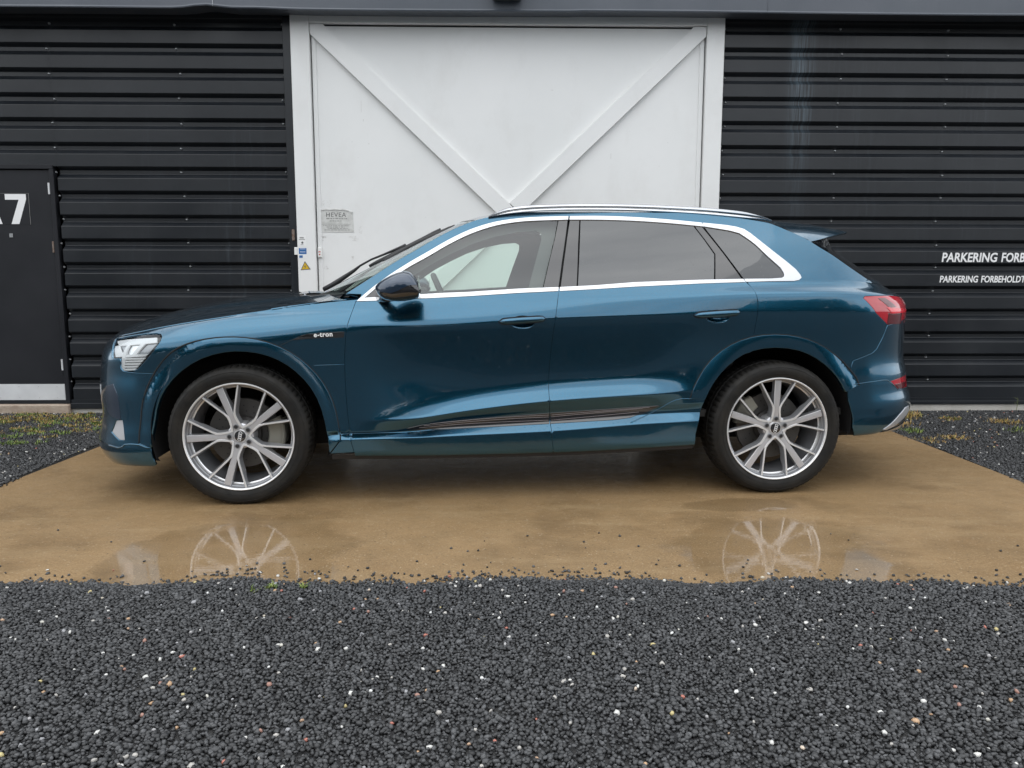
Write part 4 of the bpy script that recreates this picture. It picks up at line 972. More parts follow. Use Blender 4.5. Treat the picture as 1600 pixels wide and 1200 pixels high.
    m = MB(); m.lathe_y([(.0, .029), (.030, .029), (.034, .0285), (.037, .0305), (.046, .0305), (.060, .0315), (.068, .036), (.072, .06), (.072, .13)], 60, 0)
    out['hub'] = (m, [M['alloy_face']], 30)
    m = MB(); m.lathe_y([(.0, .0235), (.024, .0235), (.0285, .0250), (.0300, .029)], 48, 0); m.lathe_y([(.0300, .029), (.0302, .0255), (.0325, .0255), (.0335, .030)], 48, 1)
    out['centre_cap'] = (m, [M['gloss_black'], M['alloy']], 30)
    m = MB()
    for k in range(4):
        m.tube([(-.0168+.0112*k+.0078*math.cos(a), .0222-.0003*(k % 2), .0078*math.sin(a)) for a in np.linspace(0, 2*math.pi, 25)[:-1]], .0013, 6, closed=True)
    out['emblem'] = (m, [M['white_print']], 40)
    m = MB(); m.lathe_y([(.0, .027), (.0085, .027), (.0095, .028), (.0105, .0305)], 20, 0); m.lathe_y([(.0105, .0295), (.0112, .0290), (.0135, .0293), (.0145, .032)], 20, 1)
    out['lug_bolt'] = (m, [M['black'], M['alloy_dark']], 30)
    m = MB(); m.lathe_y([(.07, .112), (.09, .108), (.095, .125), (.188, .125), (.188, .155), (.09, .155)], 72, 0); m.lathe_y([(.0, .10), (.07, .10), (.07, .13)], 40, 0)
    for a in range(0, 360, 20):
        for r in (.12, .15): 
            x, z = r*math.cos(R(a+r*200)), r*math.sin(R(a+r*200)); m.lathe_y([(.0, .1245), (.004, .1245)], 8, 1, cx=x, cz=z)
    out['brake_disc'] = (m, [M['steel'], M['black']], 30)
    return out
WM = wheel_meshes(); built = {}
for nm, (m, mt, ang) in WM.items():
    me = bpy.data.meshes.new(nm); me.from_pydata([tuple(v) for v in m.V], [], m.F)
    for q in (mt if isinstance(mt, list) else [mt]): me.materials.append(q)
    if any(m.M): me.polygons.foreach_set('material_index', m.M)
    me.shade_smooth(); 
    fixn(me); me.set_sharp_from_angle(angle=R(ang)); built[nm] = me
def mk(nm, par, rot=0, loc=(0, 0, 0), me=None):
    o = bpy.data.objects.new(nm, me or built[nm]); o.rotation_euler = (0, rot, 0); o.location = loc; return put(o, par)
def caliper_mesh():
    m = MB(); pr = []
    for (r0, r1, y0, y1, a0, a1) in ((.135, .215, .085, .122, -24, 24), (.125, .20, .160, .20, -22, 22), (.195, .222, .085, .20, -18, 18)):
        m.lathe_y([(r0, y0+.006), (r0+.006, y0), (r1-.008, y0), (r1, y0+.008), (r1, y1), (r0, y1)], 14, 0, a0=R(a0), a1=R(a1), closed=True)
    me = bpy.data.meshes.new('caliper'); me.from_pydata([tuple(v) for v in m.V], [], m.F); me.materials.append(M['caliper']); fixn(me); me.shade_smooth(); me.set_sharp_from_angle(angle=R(30)); return me
calm = caliper_mesh()
def make_wheel(x, side, spin, cal):
    y = .0 if side == 1 else 1.90
    w = empty('wheel', (x, y, CZ), 0, parent=car)
    if side == -1: w.scale = (1, -1, 1)
    mk('tyre', w); mk('rim', w); s = -1
    for k in range(5):
        a = R(spin+72*k); mk('spoke', w, -a); mk('rib', w, -(a+R(36))); mk('lug_bolt', w, 0, (.0545*math.cos(a), -.0085, .0545*math.sin(a)))
    mk('hub', w); mk('centre_cap', w); mk('emblem', w, -R(-7 if spin < 80 else 77)); mk('brake_disc', w); mk('caliper', w, -R(cal), me=calm)
    return w
make_wheel(0, 1, 110, 2); make_wheel(2.928, 1, 90, 150); make_wheel(0, -1, 50, 178); make_wheel(2.928, -1, 20, 0)
# wheel housings
for cx in (0.01, 2.90):
    for side in (1, -1):
        m = MB(); y0, y1 = (.016, .50) if side == 1 else (1.884, 1.40)
        m.lathe_y([(.0, y1), (.452, y1), (.468, (y0+y1)/2), (.462, y0)], 40, 0, cx=cx, cz=.39, a0=R(-18 if cx < 1 else -7), a1=R(197))
        m.build('wheel_arch_liner', M['void'], car, smooth=True)
# springs, arms and shields glimpsed behind the wheels, and the floor of the car
m = MB(); m.box(-.62, 3.72, .95-.52, .95+.52, .235, .40, bev=.02); m.box(.50, 2.40, .95-.86, .95+.86, .245, .42, bev=.02); m.build('underbody', M['void'], car)
# inner shell that closes the gaps between panels
def ucirc(cx, r=.475, cz=.39): return [(x2u(cx)+r*math.cos(a), cz+r*math.sin(a)) for a in np.linspace(0, 2*math.pi, 49)[:-1]]
zt = lambda u: float(zrow(np.array([u]), len(VS)-1.0)[0])-.004
uL, uR_ = .06, UM-.06
bp_u = x2u(.01); rp_u = x2u(2.90)
def under(u0, u1, n): return [(u, float(zrow(np.array([u]), 0.0)[0])+.006) for u in np.linspace(u0, u1, n)]
def arch_cut(cu, r=.478, cz=.39):
    zb_ = float(zrow(np.array([cu]), 0.0)[0])+.006; a = math.asin(max(-1, (zb_-cz)/r)); return [(cu+r*math.cos(t), cz+r*math.sin(t)) for t in np.linspace(math.pi-a, a, 40)]
shell = [(u, zt(u)) for u in np.linspace(uR_, uL, 160)]+under(uL, bp_u-.47, 12)+arch_cut(bp_u)+under(bp_u+.48, rp_u-.48, 30)+arch_cut(rp_u)+under(rp_u+.48, uR_, 12)
patch('inner_shell', shA, shell, M['void'], car, sides=(1, -1), lift=-.034, thick=0, gap=0, res=.06, rows=ROWS, step=.04)
# cabin trim: pillars, door caps, headliner, floor, dashboard
belt = [(x, float(zq(x))-.02) for x in np.linspace(3.40, .66, 60)]
EPi = inset_poly(EP, 0)
lin = [(p[0]+.012, p[1]-.018) for p in EP[2:-1]]
lin = [p for p in lin if p[1] > float(zq(p[0]))+.01]
openF = G([(604, 452), (640, 427), (672, 406), (704, 389), (738, 373), (775, 361), (810, 354), (838, 352), (846, 356), (847, 366), (838, 400), (826, 447), (730, 454), (655, 459.5), (612, 461)])
openR = G([(912, 353), (991, 353), (1060, 358), (1084, 364), (1110, 402), (1111, 434), (991, 439), (908, 443)])
openQ = G([(1112, 363), (1150, 370), (1176, 388), (1208, 422), (1205, 432), (1170, 433)])
patch('cabin_trim', shG, belt+lin, M['trim'], car, holes=[openF, openR, openQ], sides=(1, -1), lift=-.05, thick=0, gap=0, res=.05)
quad('headliner', fR, .02, .98, M['trim_light'], car, nu=16, nw=14, edge=.03, lift=-.045)
m = MB(); m.box(.62, 3.5, .14, 1.76, .42, .46); m.build('cabin_floor', M['trim'], car)
mesh('tail_panel', toloc([(3.45, .80, .45), (3.45, -.80, .45), (3.45, -.78, 1.18), (3.45, .78, 1.18)], 1), [(0, 1, 2, 3)], M['trim'], car)
m = MB()
prof = [(.50, .46), (.50, 1.05), (.70, 1.115), (.88, 1.125), (1.00, 1.09), (1.04, 1.02), (.98, .90), (.92, .70), (.90, .46)]
m.prism([(x, z) for x, z in prof], .13, 1.77); m.build('dashboard', M['trim'], car)
def at_w(px, py, w): p = px_at_w(px, py, w); return np.array([p[0], .95-w, p[2]])
c0 = at_w(681, 446, .40)
ax = Vector((math.cos(R(24)), 0, math.sin(R(24)))); up_ = Vector((-math.sin(R(24)), 0, math.cos(R(24)))); sd_ = Vector((0, 1, 0)); C_ = Vector((c0[0]+.06, c0[1], c0[2]-.108))
m = MB(); m.tube([C_+(sd_*math.cos(a)+up_*math.sin(a))*.183 for a in np.linspace(0, 2*math.pi, 49)[:-1]], .0165, 10, closed=True)
for a in (0, math.pi, -math.pi/2): m.tube([C_-ax*.02, C_+(sd_*math.cos(a)+up_*math.sin(a))*.18], [.028, .016], 8)
m.tube([C_+ax*.0, C_-ax*.30], [.055, .05], 12); m.build('steering_wheel', M['trim'], car, smooth=True)
m = MB(); m.tube([C_-ax*.14+sd_*.03+up_*.02, C_-ax*.13+sd_*.16+up_*.03], .009, 8); m.tube([C_-ax*.14-sd_*.03, C_-ax*.13-sd_*.16+up_*.03], .009, 8); m.build('column_stalk', M['trim'], car, smooth=True)
# instrument hood
m = MB(); m.box(.80, .98, c0[1]-.19, c0[1]+.19, 1.10, 1.15, bev=.015); m.build('instrument_hood', M['trim'], car)
def seat(cx, cy, wd):
    s = empty('seat', (cx, cy, .46), 0, parent=car)
    def cush(nm, prof, w_, par, bev=.03):
        q = MB(); n = len(prof); V = []
        for yy, ins in ((-w_, bev), (-w_+bev, 0), (w_-bev, 0), (w_, bev)):
            c = np.mean(prof, 0)
            for p in prof: d = np.array(p)-c; q_ = c+d*(1-ins/max(.05, np.hypot(*d))); V.append((q_[0], yy, q_[1]))
        Fc = [tuple(range(n-1, -1, -1)), tuple(range(3*n, 4*n))]+[(k*n+i, k*n+(i+1) % n, (k+1)*n+(i+1) % n, (k+1)*n+i) for k in range(3) for i in range(n)]
        q.add(V, Fc); q.build(nm, M['leather'], par, smooth=True, ang=50)
    cush('seat_cushion', [(-.28, .06), (-.29, .22), (-.24, .27), (0, .24), (.20, .22), (.24, .12), (.20, .04)], wd, s)
    cush('seat_back', [(.14, .20), (.20, .18), (.30, .22), (.46, .66), (.48, .76), (.42, .80), (.34, .78), (.26, .60), (.16, .36)], wd*.96, s)
    cush('headrest', [(.37, .83), (.44, .82), (.50, .86), (.515, .97), (.48, 1.0), (.42, .99), (.39, .92)], .13, s, .02)
    return s
s1 = seat(1.58, .95-.40, .26); s2 = seat(1.58, .95+.40, .26)
seat(2.45, .95-.42, .30); seat(2.45, .95+.42, .30)
# ---- door mirrors
MT = [(587, 447), (592, 442), (600, 436.5), (612, 430), (624, 425), (634, 423.2), (642, 425.5), (649, 432), (654, 440), (656.5, 450), (656.5, 462)]
def mirror(side, door):
    e = empty('wing_mirror', (0, 0, 0), 0, parent=door)
    top_ = [(586.5, 448), (592, 441.5), (600, 436), (612, 429.5), (624, 424.8), (634, 423.2), (643, 426), (650, 433), (655, 443), (656.6, 452)]
    bot_ = [(586.5, 450), (590, 460), (597, 467), (606, 470.5), (618, 471.7), (632, 471), (644, 469), (652, 467), (655.5, 464), (656.6, 458)]
    xs_ = np.array([587.5, 591, 596, 603, 612, 622, 632, 641, 647.5, 652, 655, 656.4]); wc = 1.065
    zt_ = np.interp(xs_, [p[0] for p in top_], [p[1] for p in top_]); zb_ = np.interp(xs_, [p[0] for p in bot_], [p[1] for p in bot_])
    hw = np.array([.030, .055, .075, .095, .108, .116, .120, .122, .122, .121, .118, .112])
    n = 28
    for part in ('cap', 'base'):
        V = []; 
        for x, yt, yb, h in zip(xs_, zt_, zb_, hw):
            p1 = px_at_w(x, yt, wc); p2 = px_at_w(x, yb, wc); zc = (p1[2]+p2[2])/2; hz = (p1[2]-p2[2])/2
            ysp = np.interp(x, [587, 600, 612, 621, 628, 640, 657], [451.5, 455.5, 456.2, 453.5, 449.5, 446.5, 446]); ps = px_at_w(x, ysp, wc)[2]; sn = max(-.95, min(.95, (ps-zc)/hz)); a0 = math.asin(sn)
            if part == 'cap': aa = np.linspace(a0, math.pi-a0, n)
            else: aa = np.linspace(math.pi-a0, 2*math.pi+a0, n)
            g_ = 0 if part == 'cap' else .0022
            for a in aa:
                ca, sa = math.cos(a), math.sin(a); ex = .8
                V.append([p1[0], wc+.012+(h-g_)*math.copysign(abs(ca)**ex, ca), zc+(hz-g_)*math.copysign(abs(sa)**ex, sa)])
        Fc = [(i*n+j, i*n+j+1, (i+1)*n+j+1, (i+1)*n+j) for i in range(len(xs_)-1) for j in range(n-1)]
        if part == 'base': Fc += [tuple(range(n))]
        o = mesh('mirror_cap' if part == 'cap' else 'mirror_base', toloc(V, side), Fc, M['paint_dark'] if part == 'cap' else M['gloss_black'], e, smooth=True); fixn(o.data)
    p1 = px_at_w(656, 457, wc); m = MB(); V = []
    for a in np.linspace(0, 2*math.pi, 33)[:-1]: V.append([p1[0]-.004, wc+.012+.104*math.copysign(abs(math.cos(a))**.7, math.cos(a)), 1.150+.062*math.copysign(abs(math.sin(a))**.7, math.sin(a))])
    mesh('mirror_glass', toloc(V, side), [tuple(range(32))], M['chrome'], e)
    m = MB(); q = [px_at_w(*p, wc+.128) for p in ((629, 450.6), (640, 449.2), (651, 449.2), (653, 452.2), (640, 452.6), (629, 453.4))]
    m = MB(); 
    f0 = px_at_w(594, 466, .93); f1 = px_at_w(607, 465, .99)
    m = MB(); m.tube([toloc([[f0[0], .86, f0[2]]], side)[0], toloc([[f0[0]+.02, .93, f0[2]+.006]], side)[0], toloc([[f1[0]+.02, 1.0, f1[2]+.01]], side)[0]], [.034, .026, .030], 14); m.build('mirror_foot', M['gloss_black'], e, smooth=True)
mirror(1, dF[0]); mirror(-1, dF[1])
# ---- wipers
def wiper(arm, blade, w, w2):
    e = empty('wiper', (0, 0, 0), 0, parent=car)
    P = [at_w(x, y, w+(w2-w)*i/(len(arm)-1)) for i, (x, y, _) in enumerate(arm)]; m = MB(); m.tube(P, [r for _, _, r in arm], 8); m.build('wiper_arm', M['black'], e, smooth=True)
    P = [at_w(x, y, w2) for x, y in blade]; P = [P[0]+(P[1]-P[0])*t for t in np.linspace(0, 1, 12)] if len(P) == 2 else P
    m = MB(); m.tube(P, [.009]+[.013]*(len(P)-2)+[.010], 8); m.build('wiper_blade', M['black'], e, smooth=True)
wiper([(507, 453, .02), (522, 444, .018), (553, 423, .011), (563, 415, .007), (580, 405.5, .0065), (600, 397.5, .007), (618, 390, .009), (634, 383.5, .012)], spl([(577, 416), (590, 409.5), (610, 399.5), (636, 386), (660, 374), (689, 358.5)], 10), -.05, .12)
wiper([(528, 458, .018), (540, 449, .014), (560, 434, .009), (575, 424, .006), (590, 414.5, .006), (612, 403, .009)], spl([(598, 409), (625, 394), (650, 380.5), (680, 367), (711, 353.5)], 10), .30, .42)
# ================================================================== materials of the place
def noisy(name, c0, c1, scale, rough=.6, r1=None, bump=0, bscale=60, **k):
    m = mat(name, c0, rough, **k); t = NT(m); f = t.noise(scale, 6, .6); t.l(t.mix(t.mr(f, .35, .7, 0, 1), c0, c1), t.b.inputs['Base Color'])
    if r1 is not None: t.l(t.mr(t.noise(scale*1.7, 4, .5), .3, .7, rough, r1), t.b.inputs['Roughness'])
    if bump: t.l(t.bump(t.noise(bscale, 4, .6), bump, .01), t.b.inputs['Normal'])
    return m, t
# dark painted corrugated sheet, with rain streaks and dust
m, t = noisy('dark_corrugated_paint', (.007, .009, .012), (.015, .0175, .0215), 1.3, .28, .42, spec=.42)
o_ = t.obj()
st = t.noise(1, 5, .6, t.map(o_, (26, 1, .9))); st2 = t.noise(1, 3, .5, t.map(o_, (1.1, 1, .5)))
msk = t.math('MULTIPLY', t.mr(st, .52, .72, 0, 1), t.mr(st2, .5, .7, 0, 1))
c = t.mix(t.math('MULTIPLY', msk, .35), t.b.inputs['Base Color'].links[0].from_socket, (.085, .105, .125))
sx = t.n('ShaderNodeSeparateXYZ', {0: o_})                 # one pale lime streak running down the right-hand sheets
d = t.math('ABSOLUTE', t.math('SUBTRACT', sx.outputs[0], 2.62)); lime = t.math('MULTIPLY', t.mr(d, .02, .16, 1, 0, True), t.mr(t.noise(1, 4, .7, t.map(o_, (60, 1, 1.4))), .42, .66, 0, 1))
lime = t.math('MULTIPLY', lime, t.mr(sx.outputs[2], 2.0, 3.1, .12, .85)); c = t.mix(lime, c, (.10, .14, .17))
t.l(c, t.b.inputs['Base Color']); t.l(t.bump(t.noise(3, 3, .5), .05, .02), t.b.inputs['Normal']); M['clad'] = m
m, t = noisy('fascia_metal', (.070, .082, .100), (.090, .10, .12), 1.1, .38, .6); 
t.l(t.bump(t.noise(1, 4, .6, t.map(t.obj(), (5, 1, .6))), .25, .02), t.b.inputs['Normal']); M['fascia'] = m
m, t = noisy('white_door_paint', (.74, .745, .735), (.79, .79, .78), .9, .42, .55); o_ = t.obj()
sp = t.n('ShaderNodeTexVoronoi', {'Scale': 9.0, 'Vector': o_}); spk = t.mr(sp.outputs['Distance'], .0, .05, 1, 0)
dn = t.mr(t.noise(2.3, 6, .65, t.map(o_, (1, 1, .6))), .52, .8, 0, .30); sz = t.n('ShaderNodeSeparateXYZ', {0: o_}); 
c = t.mix(dn, t.b.inputs['Base Color'].links[0].from_socket, (.55, .53, .50)); c = t.mix(t.math('MULTIPLY', t.math('MULTIPLY', spk, t.mr(t.noise(3, 2), .5, .6, 0, 1)), .5), c, (.30, .29, .28))
t.l(c, t.b.inputs['Base Color']); t.l(t.bump(t.noise(1.4, 2, .5), .06, .03), t.b.inputs['Normal']); M['white'] = m
M['black_door'], _ = noisy('black_door_paint', (.012, .013, .016), (.019, .020, .024), 1.6, .42, .6, spec=.25)
M['kick'], _ = noisy('aluminium_kick_plate', (.58, .59, .60), (.68, .69, .70), 5, .4, .55, metal=.2)
M['zinc'] = mat('zinc_screw', (.42, .43, .44), .35, .8)
M['rust'], _ = noisy('rusty_steel', (.12, .06, .03), (.25, .22, .2), 30, .6, metal=.3)
M['plinth'], _ = noisy('pale_plinth', (.42, .40, .36), (.52, .50, .46), 6, .8, bump=.4)
M['stone_sill'], _ = noisy('pinkish_threshold', (.30, .22, .17), (.42, .35, .28), 9, .8, bump=.5)
M['earth'], _ = noisy('dark_ground', (.028, .028, .030), (.045, .044, .042), 4, .75, bump=.8, bscale=70)
# wet brown concrete with a puddle along the gravel
m = mat('wet_brown_concrete', (.2, .14, .07), .35); t = NT(m); p = t.pos()
f1 = t.noise(1.1, 6, .6); f2 = t.noise(120, 3, .75); f3 = t.noise(7, 5, .65)
c = t.mix(t.mr(f1, .3, .72, 0, 1), (.200, .123, .054), (.300, .195, .098)); c = t.mix(t.mr(f3, .35, .75, 0, .55), c, (.20, .135, .068))
c = t.mix(t.mr(f2, .50, .74, 0, .75), c, (.48, .34, .18)); c = t.mix(t.mr(t.noise(150, 2, .6), .56, .72, 0, .6), c, (.07, .045, .022))
f6 = t.noise(2.0, 4, .6, t.map(p, (1, 1, 1), loc=(7, 3, 0))); c = t.mix(t.mr(f6, .50, .68, 0, .6), c, (.135, .085, .038)); c = t.mix(t.mr(t.noise(1, 5, .65, t.map(p, (1.3, 5.5, 1))), .52, .72, 0, .5), c, (.34, .24, .13)); vs = t.n('ShaderNodeTexVoronoi', {'Scale': 38.0, 'Vector': p}); c = t.mix(t.mr(vs.outputs['Distance'], .06, .16, .8, 0), c, (.45, .36, .25)); vs2 = t.n('ShaderNodeTexVoronoi', {'Scale': 23.0, 'Vector': p}); c = t.mix(t.mr(vs2.outputs['Distance'], .05, .12, .8, 0), c, (.05, .035, .02))
t.l(c, t.b.inputs['Base Color'])
sy = t.n('ShaderNodeSeparateXYZ', {0: p})
def pud(cx, cy, rx, ry):
    a = t.math('DIVIDE', t.math('SUBTRACT', sy.outputs[0], cx), rx); b = t.math('DIVIDE', t.math('SUBTRACT', sy.outputs[1], cy), ry)
    return t.mr(t.math('SQRT', t.math('ADD', t.math('MULTIPLY', a, a), t.math('MULTIPLY', b, b))), .55, 1.25, 1, 0)
wet = t.math('ADD', t.math('MAXIMUM', pud(-1.20, 3.15, .52, .66), t.math('MAXIMUM', pud(1.22, 3.15, .50, .70), pud(1.22, 3.98, .30, .13))), t.mr(t.noise(2.6, 5, .6), .35, .65, -.30, .30))
wet = t.mr(wet, .30, .62, 0, 1, True)
t.b.inputs['Coat IOR'].default_value = 1.55
t.l(t.mr(wet, 0, 1, .22, 1), t.b.inputs['Coat Weight'])
rg = t.mr(t.noise(9, 4, .6), .35, .65, .16, .34); mm = t.n('ShaderNodeMix', data_type='FLOAT'); t.l(wet, mm.inputs[0]); t.l(rg, mm.inputs[2]); mm.inputs[3].default_value = .012; t.l(mm.outputs[0], t.b.inputs['Coat Roughness'])
t.l(t.mr(wet, 0, 1, .55, .42), t.b.inputs['Roughness']); t.b.inputs['Specular IOR Level'].default_value = .3
hb = t.math('ADD', t.math('MULTIPLY', f2, .6), t.math('MULTIPLY', f3, .8)); t.l(t.bump(hb, .6, .004), t.b.inputs['Normal'])
rip = t.n('ShaderNodeBump', {'Height': t.noise(1, 3, .6, t.map(p, (6, 38, 1))), 'Distance': .01}); t.l(t.mr(wet, 0, 1, .25, .03), rip.inputs['Strength']); t.l(rip.outputs[0], t.b.inputs['Coat Normal'])
M['pad'] = m
m = mat('gravel_stone', (.05, .05, .055), .42, spec=.42); t = NT(m); a = t.n('ShaderNodeAttribute', attribute_name='tint'); 
c = t.mix(t.mr(t.noise(300, 3, .6), .3, .7, 0, 1), (.75, .75, .75), (1.25, 1.25, 1.25)); t.l(t.mix(1.0, a.outputs['Color'], c, 'MULTIPLY'), t.b.inputs['Base Color']); t.l(t.mr(t.noise(40, 2), .3, .7, .22, .50), t.b.inputs['Roughness']); t.l(t.bump(t.noise(420, 3, .6), .3, .002), t.b.inputs['Normal']); M['stone'] = m
m = mat('dry_grass_and_moss', (.2, .2, .05), .7); t = NT(m); a = t.n('ShaderNodeAttribute', attribute_name='tint'); t.l(a.outputs['Color'], t.b.inputs['Base Color']); M['weed'] = m
m = mat('tree_leaves', (.03, .05, .02), .7); t = NT(m); a = t.n('ShaderNodeAttribute', attribute_name='tint'); t.l(a.outputs['Color'], t.b.inputs['Base Color']); M['leaf'] = m

# ================================================================== ground, pad, building
def grid_sheet(name, x0, x1, y0, y1, zf, nx, ny, m, **k):
    X = np.linspace(x0, x1, nx); Y = np.linspace(y0, y1, ny); A, B = np.meshgrid(X, Y); Z = zf(A, B); V = np.stack([A.ravel(), B.ravel(), Z.ravel()], 1)
    Fc = [(j*nx+i, j*nx+i+1, (j+1)*nx+i+1, (j+1)*nx+i) for j in range(ny-1) for i in range(nx-1)]; return mesh(name, V, Fc, m, smooth=True, **k)
mesh('ground', [(-300, -300, -.06), (300, -300, -.06), (300, 300, -.06), (-300, 300, -.06)], [(0, 1, 2, 3)], M['earth'], kind='structure')
pd = MB(); pd.box(-2.99, 3.05, 2.3, 7.28, -.14, 0, bev=.006); pd.build('concrete_pad', M['pad'], kind='structure')
BY = R(1.3); bld = empty('industrial_hall', (0, 7.2, 0), BY, label='dark corrugated metal hall with a big white cross-braced door behind the car', cat='building')
PITCH = .2127; Z0 = .087
def clad(name, x0, x1, k0, k1, ztop=None, zbot=None):
    P = []
    if zbot is not None: P.append((zbot, .0)) 
    for k in range(k0, k1):
        z = Z0+PITCH*k
        P += [(z, 0), (z+.004, -.002), (z+.108, -.002), (z+.112, 0), (z+.150, .042), (z+.154, .0435), (z+.184, .0435), (z+.188, .042)]
    P.append((Z0+PITCH*k1, 0))
    Pb = P; n = len(Pb); V = [(x0, y, z) for z, y in Pb]+[(x1, y, z) for z, y in Pb]
    # a slight lap over the sheet below
    o = mesh(name, V, [(i, n+i, n+i+1, i+1) for i in range(n-1)], M['clad'], bld); return o
for x0, x1 in ((-9.5, -4.10), (-4.0985, -2.03), (1.905, 3.9), (3.8985, 9.5)):
    for k0, k1 in ((0, 2), (2, 6), (6, 10), (10, 14), (14, 17)):
        if x1 == -4.10 and k0 < 10: 
            clad('cladding_sheet', x0, -5.15, k0, k1); continue
        clad('cladding_sheet', x0, x1, k0, k1)
# the piece between door head and the lap line
scr = MB(); sb_ = [-8.2, -7.15, -6.1, -5.2, -4.115, -2.99, -2.055, 1.93, 2.98, 3.98, 5.0, 6.0, 7.0]
for X in sb_:
    for k in range(16):
        z = Z0+PITCH*k+.172+random.uniform(-.006, .006)
        if -5.1 < X < -4.2 and z < 2.3: continue
        x = X+random.uniform(-.02, .02)+(.0 if X > 0 else 0); 
        scr.lathe_y([(0, .022), (.0065, .022), (.0075, .028), (.011, .032), (.012, .0352)], 8, 0, cx=x, cz=z)
for i_, v_ in enumerate(scr.V): scr.V[i_] = (v_[0], v_[1]+.008, v_[2])
scr.build('cladding_screws', M['zinc'], bld, smooth=True, kind='stuff')
m = MB(); m.box(-2.035, -1.962, -.022, .06, .02, 3.50, bev=.003); m.build('corner_flashing', M['clad'], bld)
m = MB(); m.box(1.898, 1.909, -.012, .06, .02, 3.50); m.build('corner_flashing', M['clad'], bld)
for x0, x1 in ((-4.12, -2.035), (1.91, 9.5)):
    m = MB(); m.box(x0, x1, -.03, .02, .012 if x0 < 0 else .03, .060, bev=.002); m.box(x0, x1, -.008, .03, .060, .092); m.build('base_flashing', M['clad'], bld)
m = MB(); m.box(1.91, 9.5, -.012, .35, -.10, .028, bev=.004); m.build('plinth', M['plinth'], bld)
m = MB(); m.box(-9.5, -2.05, -.004, .35, -.10, .011, bev=.004); m.build('plinth', M['plinth'], bld)
m = MB(); m.box(-9.5, -4.12, -.055, .35, -.10, .052, bev=.01); m.build('threshold', M['stone_sill'], bld)
# fascia with a dented lower lip
xs = np.linspace(-9.5, 9.5, 191); V = []
for x in xs:
    zl = 3.487+.004*math.sin(x*1.3)+.028*math.exp(-((x+2.62)/.16)**2)*1.0+.010*math.exp(-((x+2.2)/.25)**2)+(.004 if x > .5 else 0)
    V += [(x, .02, zl+.03), (x, -.238, zl), (x, -.252, zl-.001), (x, -.256, zl+.008), (x, -.250, zl+.02), (x, -.250+.006*math.sin(x*2.1), 3.75), (x, -.250, 4.15), (x, -.20, 4.17), (x, 3.0, 4.30)]
n = 9; mesh('fascia', V, [(i*n+j, (i+1)*n+j, (i+1)*n+j+1, i*n+j+1) for i in range(190) for j in range(n-1)], M['fascia'], bld, smooth=False)
for x in (-2.555, 2.2): m = MB(); m.box(x, x+.0035, -.2545, -.249, 3.51, 4.12); m.build('fascia_joint', M['zinc'] if x < 0 else M['fascia'], bld)
mesh('hall_body', [(-9.5, .40, -.1), (9.5, .40, -.1), (9.5, .40, 4.2), (-9.5, .40, 4.2), (-9.5, 9, -.1), (9.5, 9, -.1), (9.5, 9, 4.2), (-9.5, 9, 4.2)], [(0, 1, 2, 3), (1, 5, 6, 2), (4, 0, 3, 7), (5, 4, 7, 6)], M['clad'], bld)
# white goods door
gd = empty('garage_door', (0, 0, 0), 0, parent=bld)
W_ = M['white']
for nm, b in (('frame', (-1.961, -1.795, -.045, .06, .0, 3.53)), ('frame', (1.738, 1.897, -.045, .06, .0, 3.53)), ('frame', (-1.795, 1.738, -.043, .06, 3.448, 3.53))):
    m = MB(); m.box(*b[:2], b[2], b[3], b[4], b[5], bev=.004); m.build(nm, W_, gd)
m = MB(); m.box(-1.785, 1.728, .004, .05, .012, 3.434); m.build('door_panel', W_, gd)
m = MB(); m.box(-1.79, 1.733, .0, .05, 3.436, 3.447); m.build('head_shadow_strip', M['black'], gd)  # black strip standing in for the shadow line beneath the top frame
m = MB(); m.box(-1.7835, -1.745, -.006, .0035, .02, 3.42, bev=.002); m.build('stile', W_, gd)
m = MB(); m.box(1.688, 1.7265, -.006, .0035, .02, 3.42, bev=.002); m.build('stile', W_, gd)
m = MB(); m.box(-1.744, 1.687, -.010, .0035, .02, .10, bev=.003); m.build('rail', W_, gd)
for pts in ([(-1.793, 3.446), (-1.675, 3.446), (1.735, .244), (1.735, .047), (-1.793, 3.36)],
            [(1.735, 3.446), (1.62, 3.446), (-.0265, 1.9005), (.0785, 1.8025), (1.735, 3.36)],
            [(-.135, 1.8000), (-1.793, .243), (-1.793, .047), (-.030, 1.7020)]):
    if area2(pts) < 0: pts = pts[::-1]
    m = MB(); m.prism(pts, -.036, .003, inset=.003); m.build('brace', W_, gd)
# stickers and ghost marks on the white door
def card(name, pts, y, th, m, parent=None, **k):
    b = MB(); pts = pts if area2(pts) > 0 else pts[::-1]; b.prism(pts, y-th, y, 0); return b.build(name, m, parent, **k)
def bloc(o): o.location = bld.location; o.rotation_euler = bld.rotation_euler; return o
m, t = noisy('weathered_paper', (.50, .50, .48), (.66, .66, .64), 26, .8); M['paper'] = m
torn = [(-1.766, 1.637), (-1.452, 1.637), (-1.455, 1.73), (-1.458, 1.825), (-1.475, 1.818), (-1.49, 1.832), (-1.515, 1.838), (-1.545, 1.846), (-1.58, 1.842), (-1.62, 1.847), (-1.66, 1.842), (-1.70, 1.846), (-1.735, 1.840), (-1.765, 1.848)]
nt_ = bloc(card('torn_notice', torn, .0035, .0022, M['paper'], label='torn weathered paper notice printed HEVEA glued to the white door', cat='notice'))
nt_.location = bld.location
M['ink'] = mat('grey_ink', (.10, .10, .10), .7); M['ink2'] = mat('faded_ink', (.28, .28, .27), .8)
RX = Matrix.Rotation(math.pi/2, 4, 'X')
def wtext(name, s, x, z, size, m, par, y=-.001, **k): return text_obj(name, s, size, m, par, Matrix.Translation((x, y, z)) @ RX, **k)
wtext('notice_lettering', 'HEVEA', -1.705, 1.775, .058, M['ink'], nt_, y=.0010, spacing=1.1, ext=.0003)
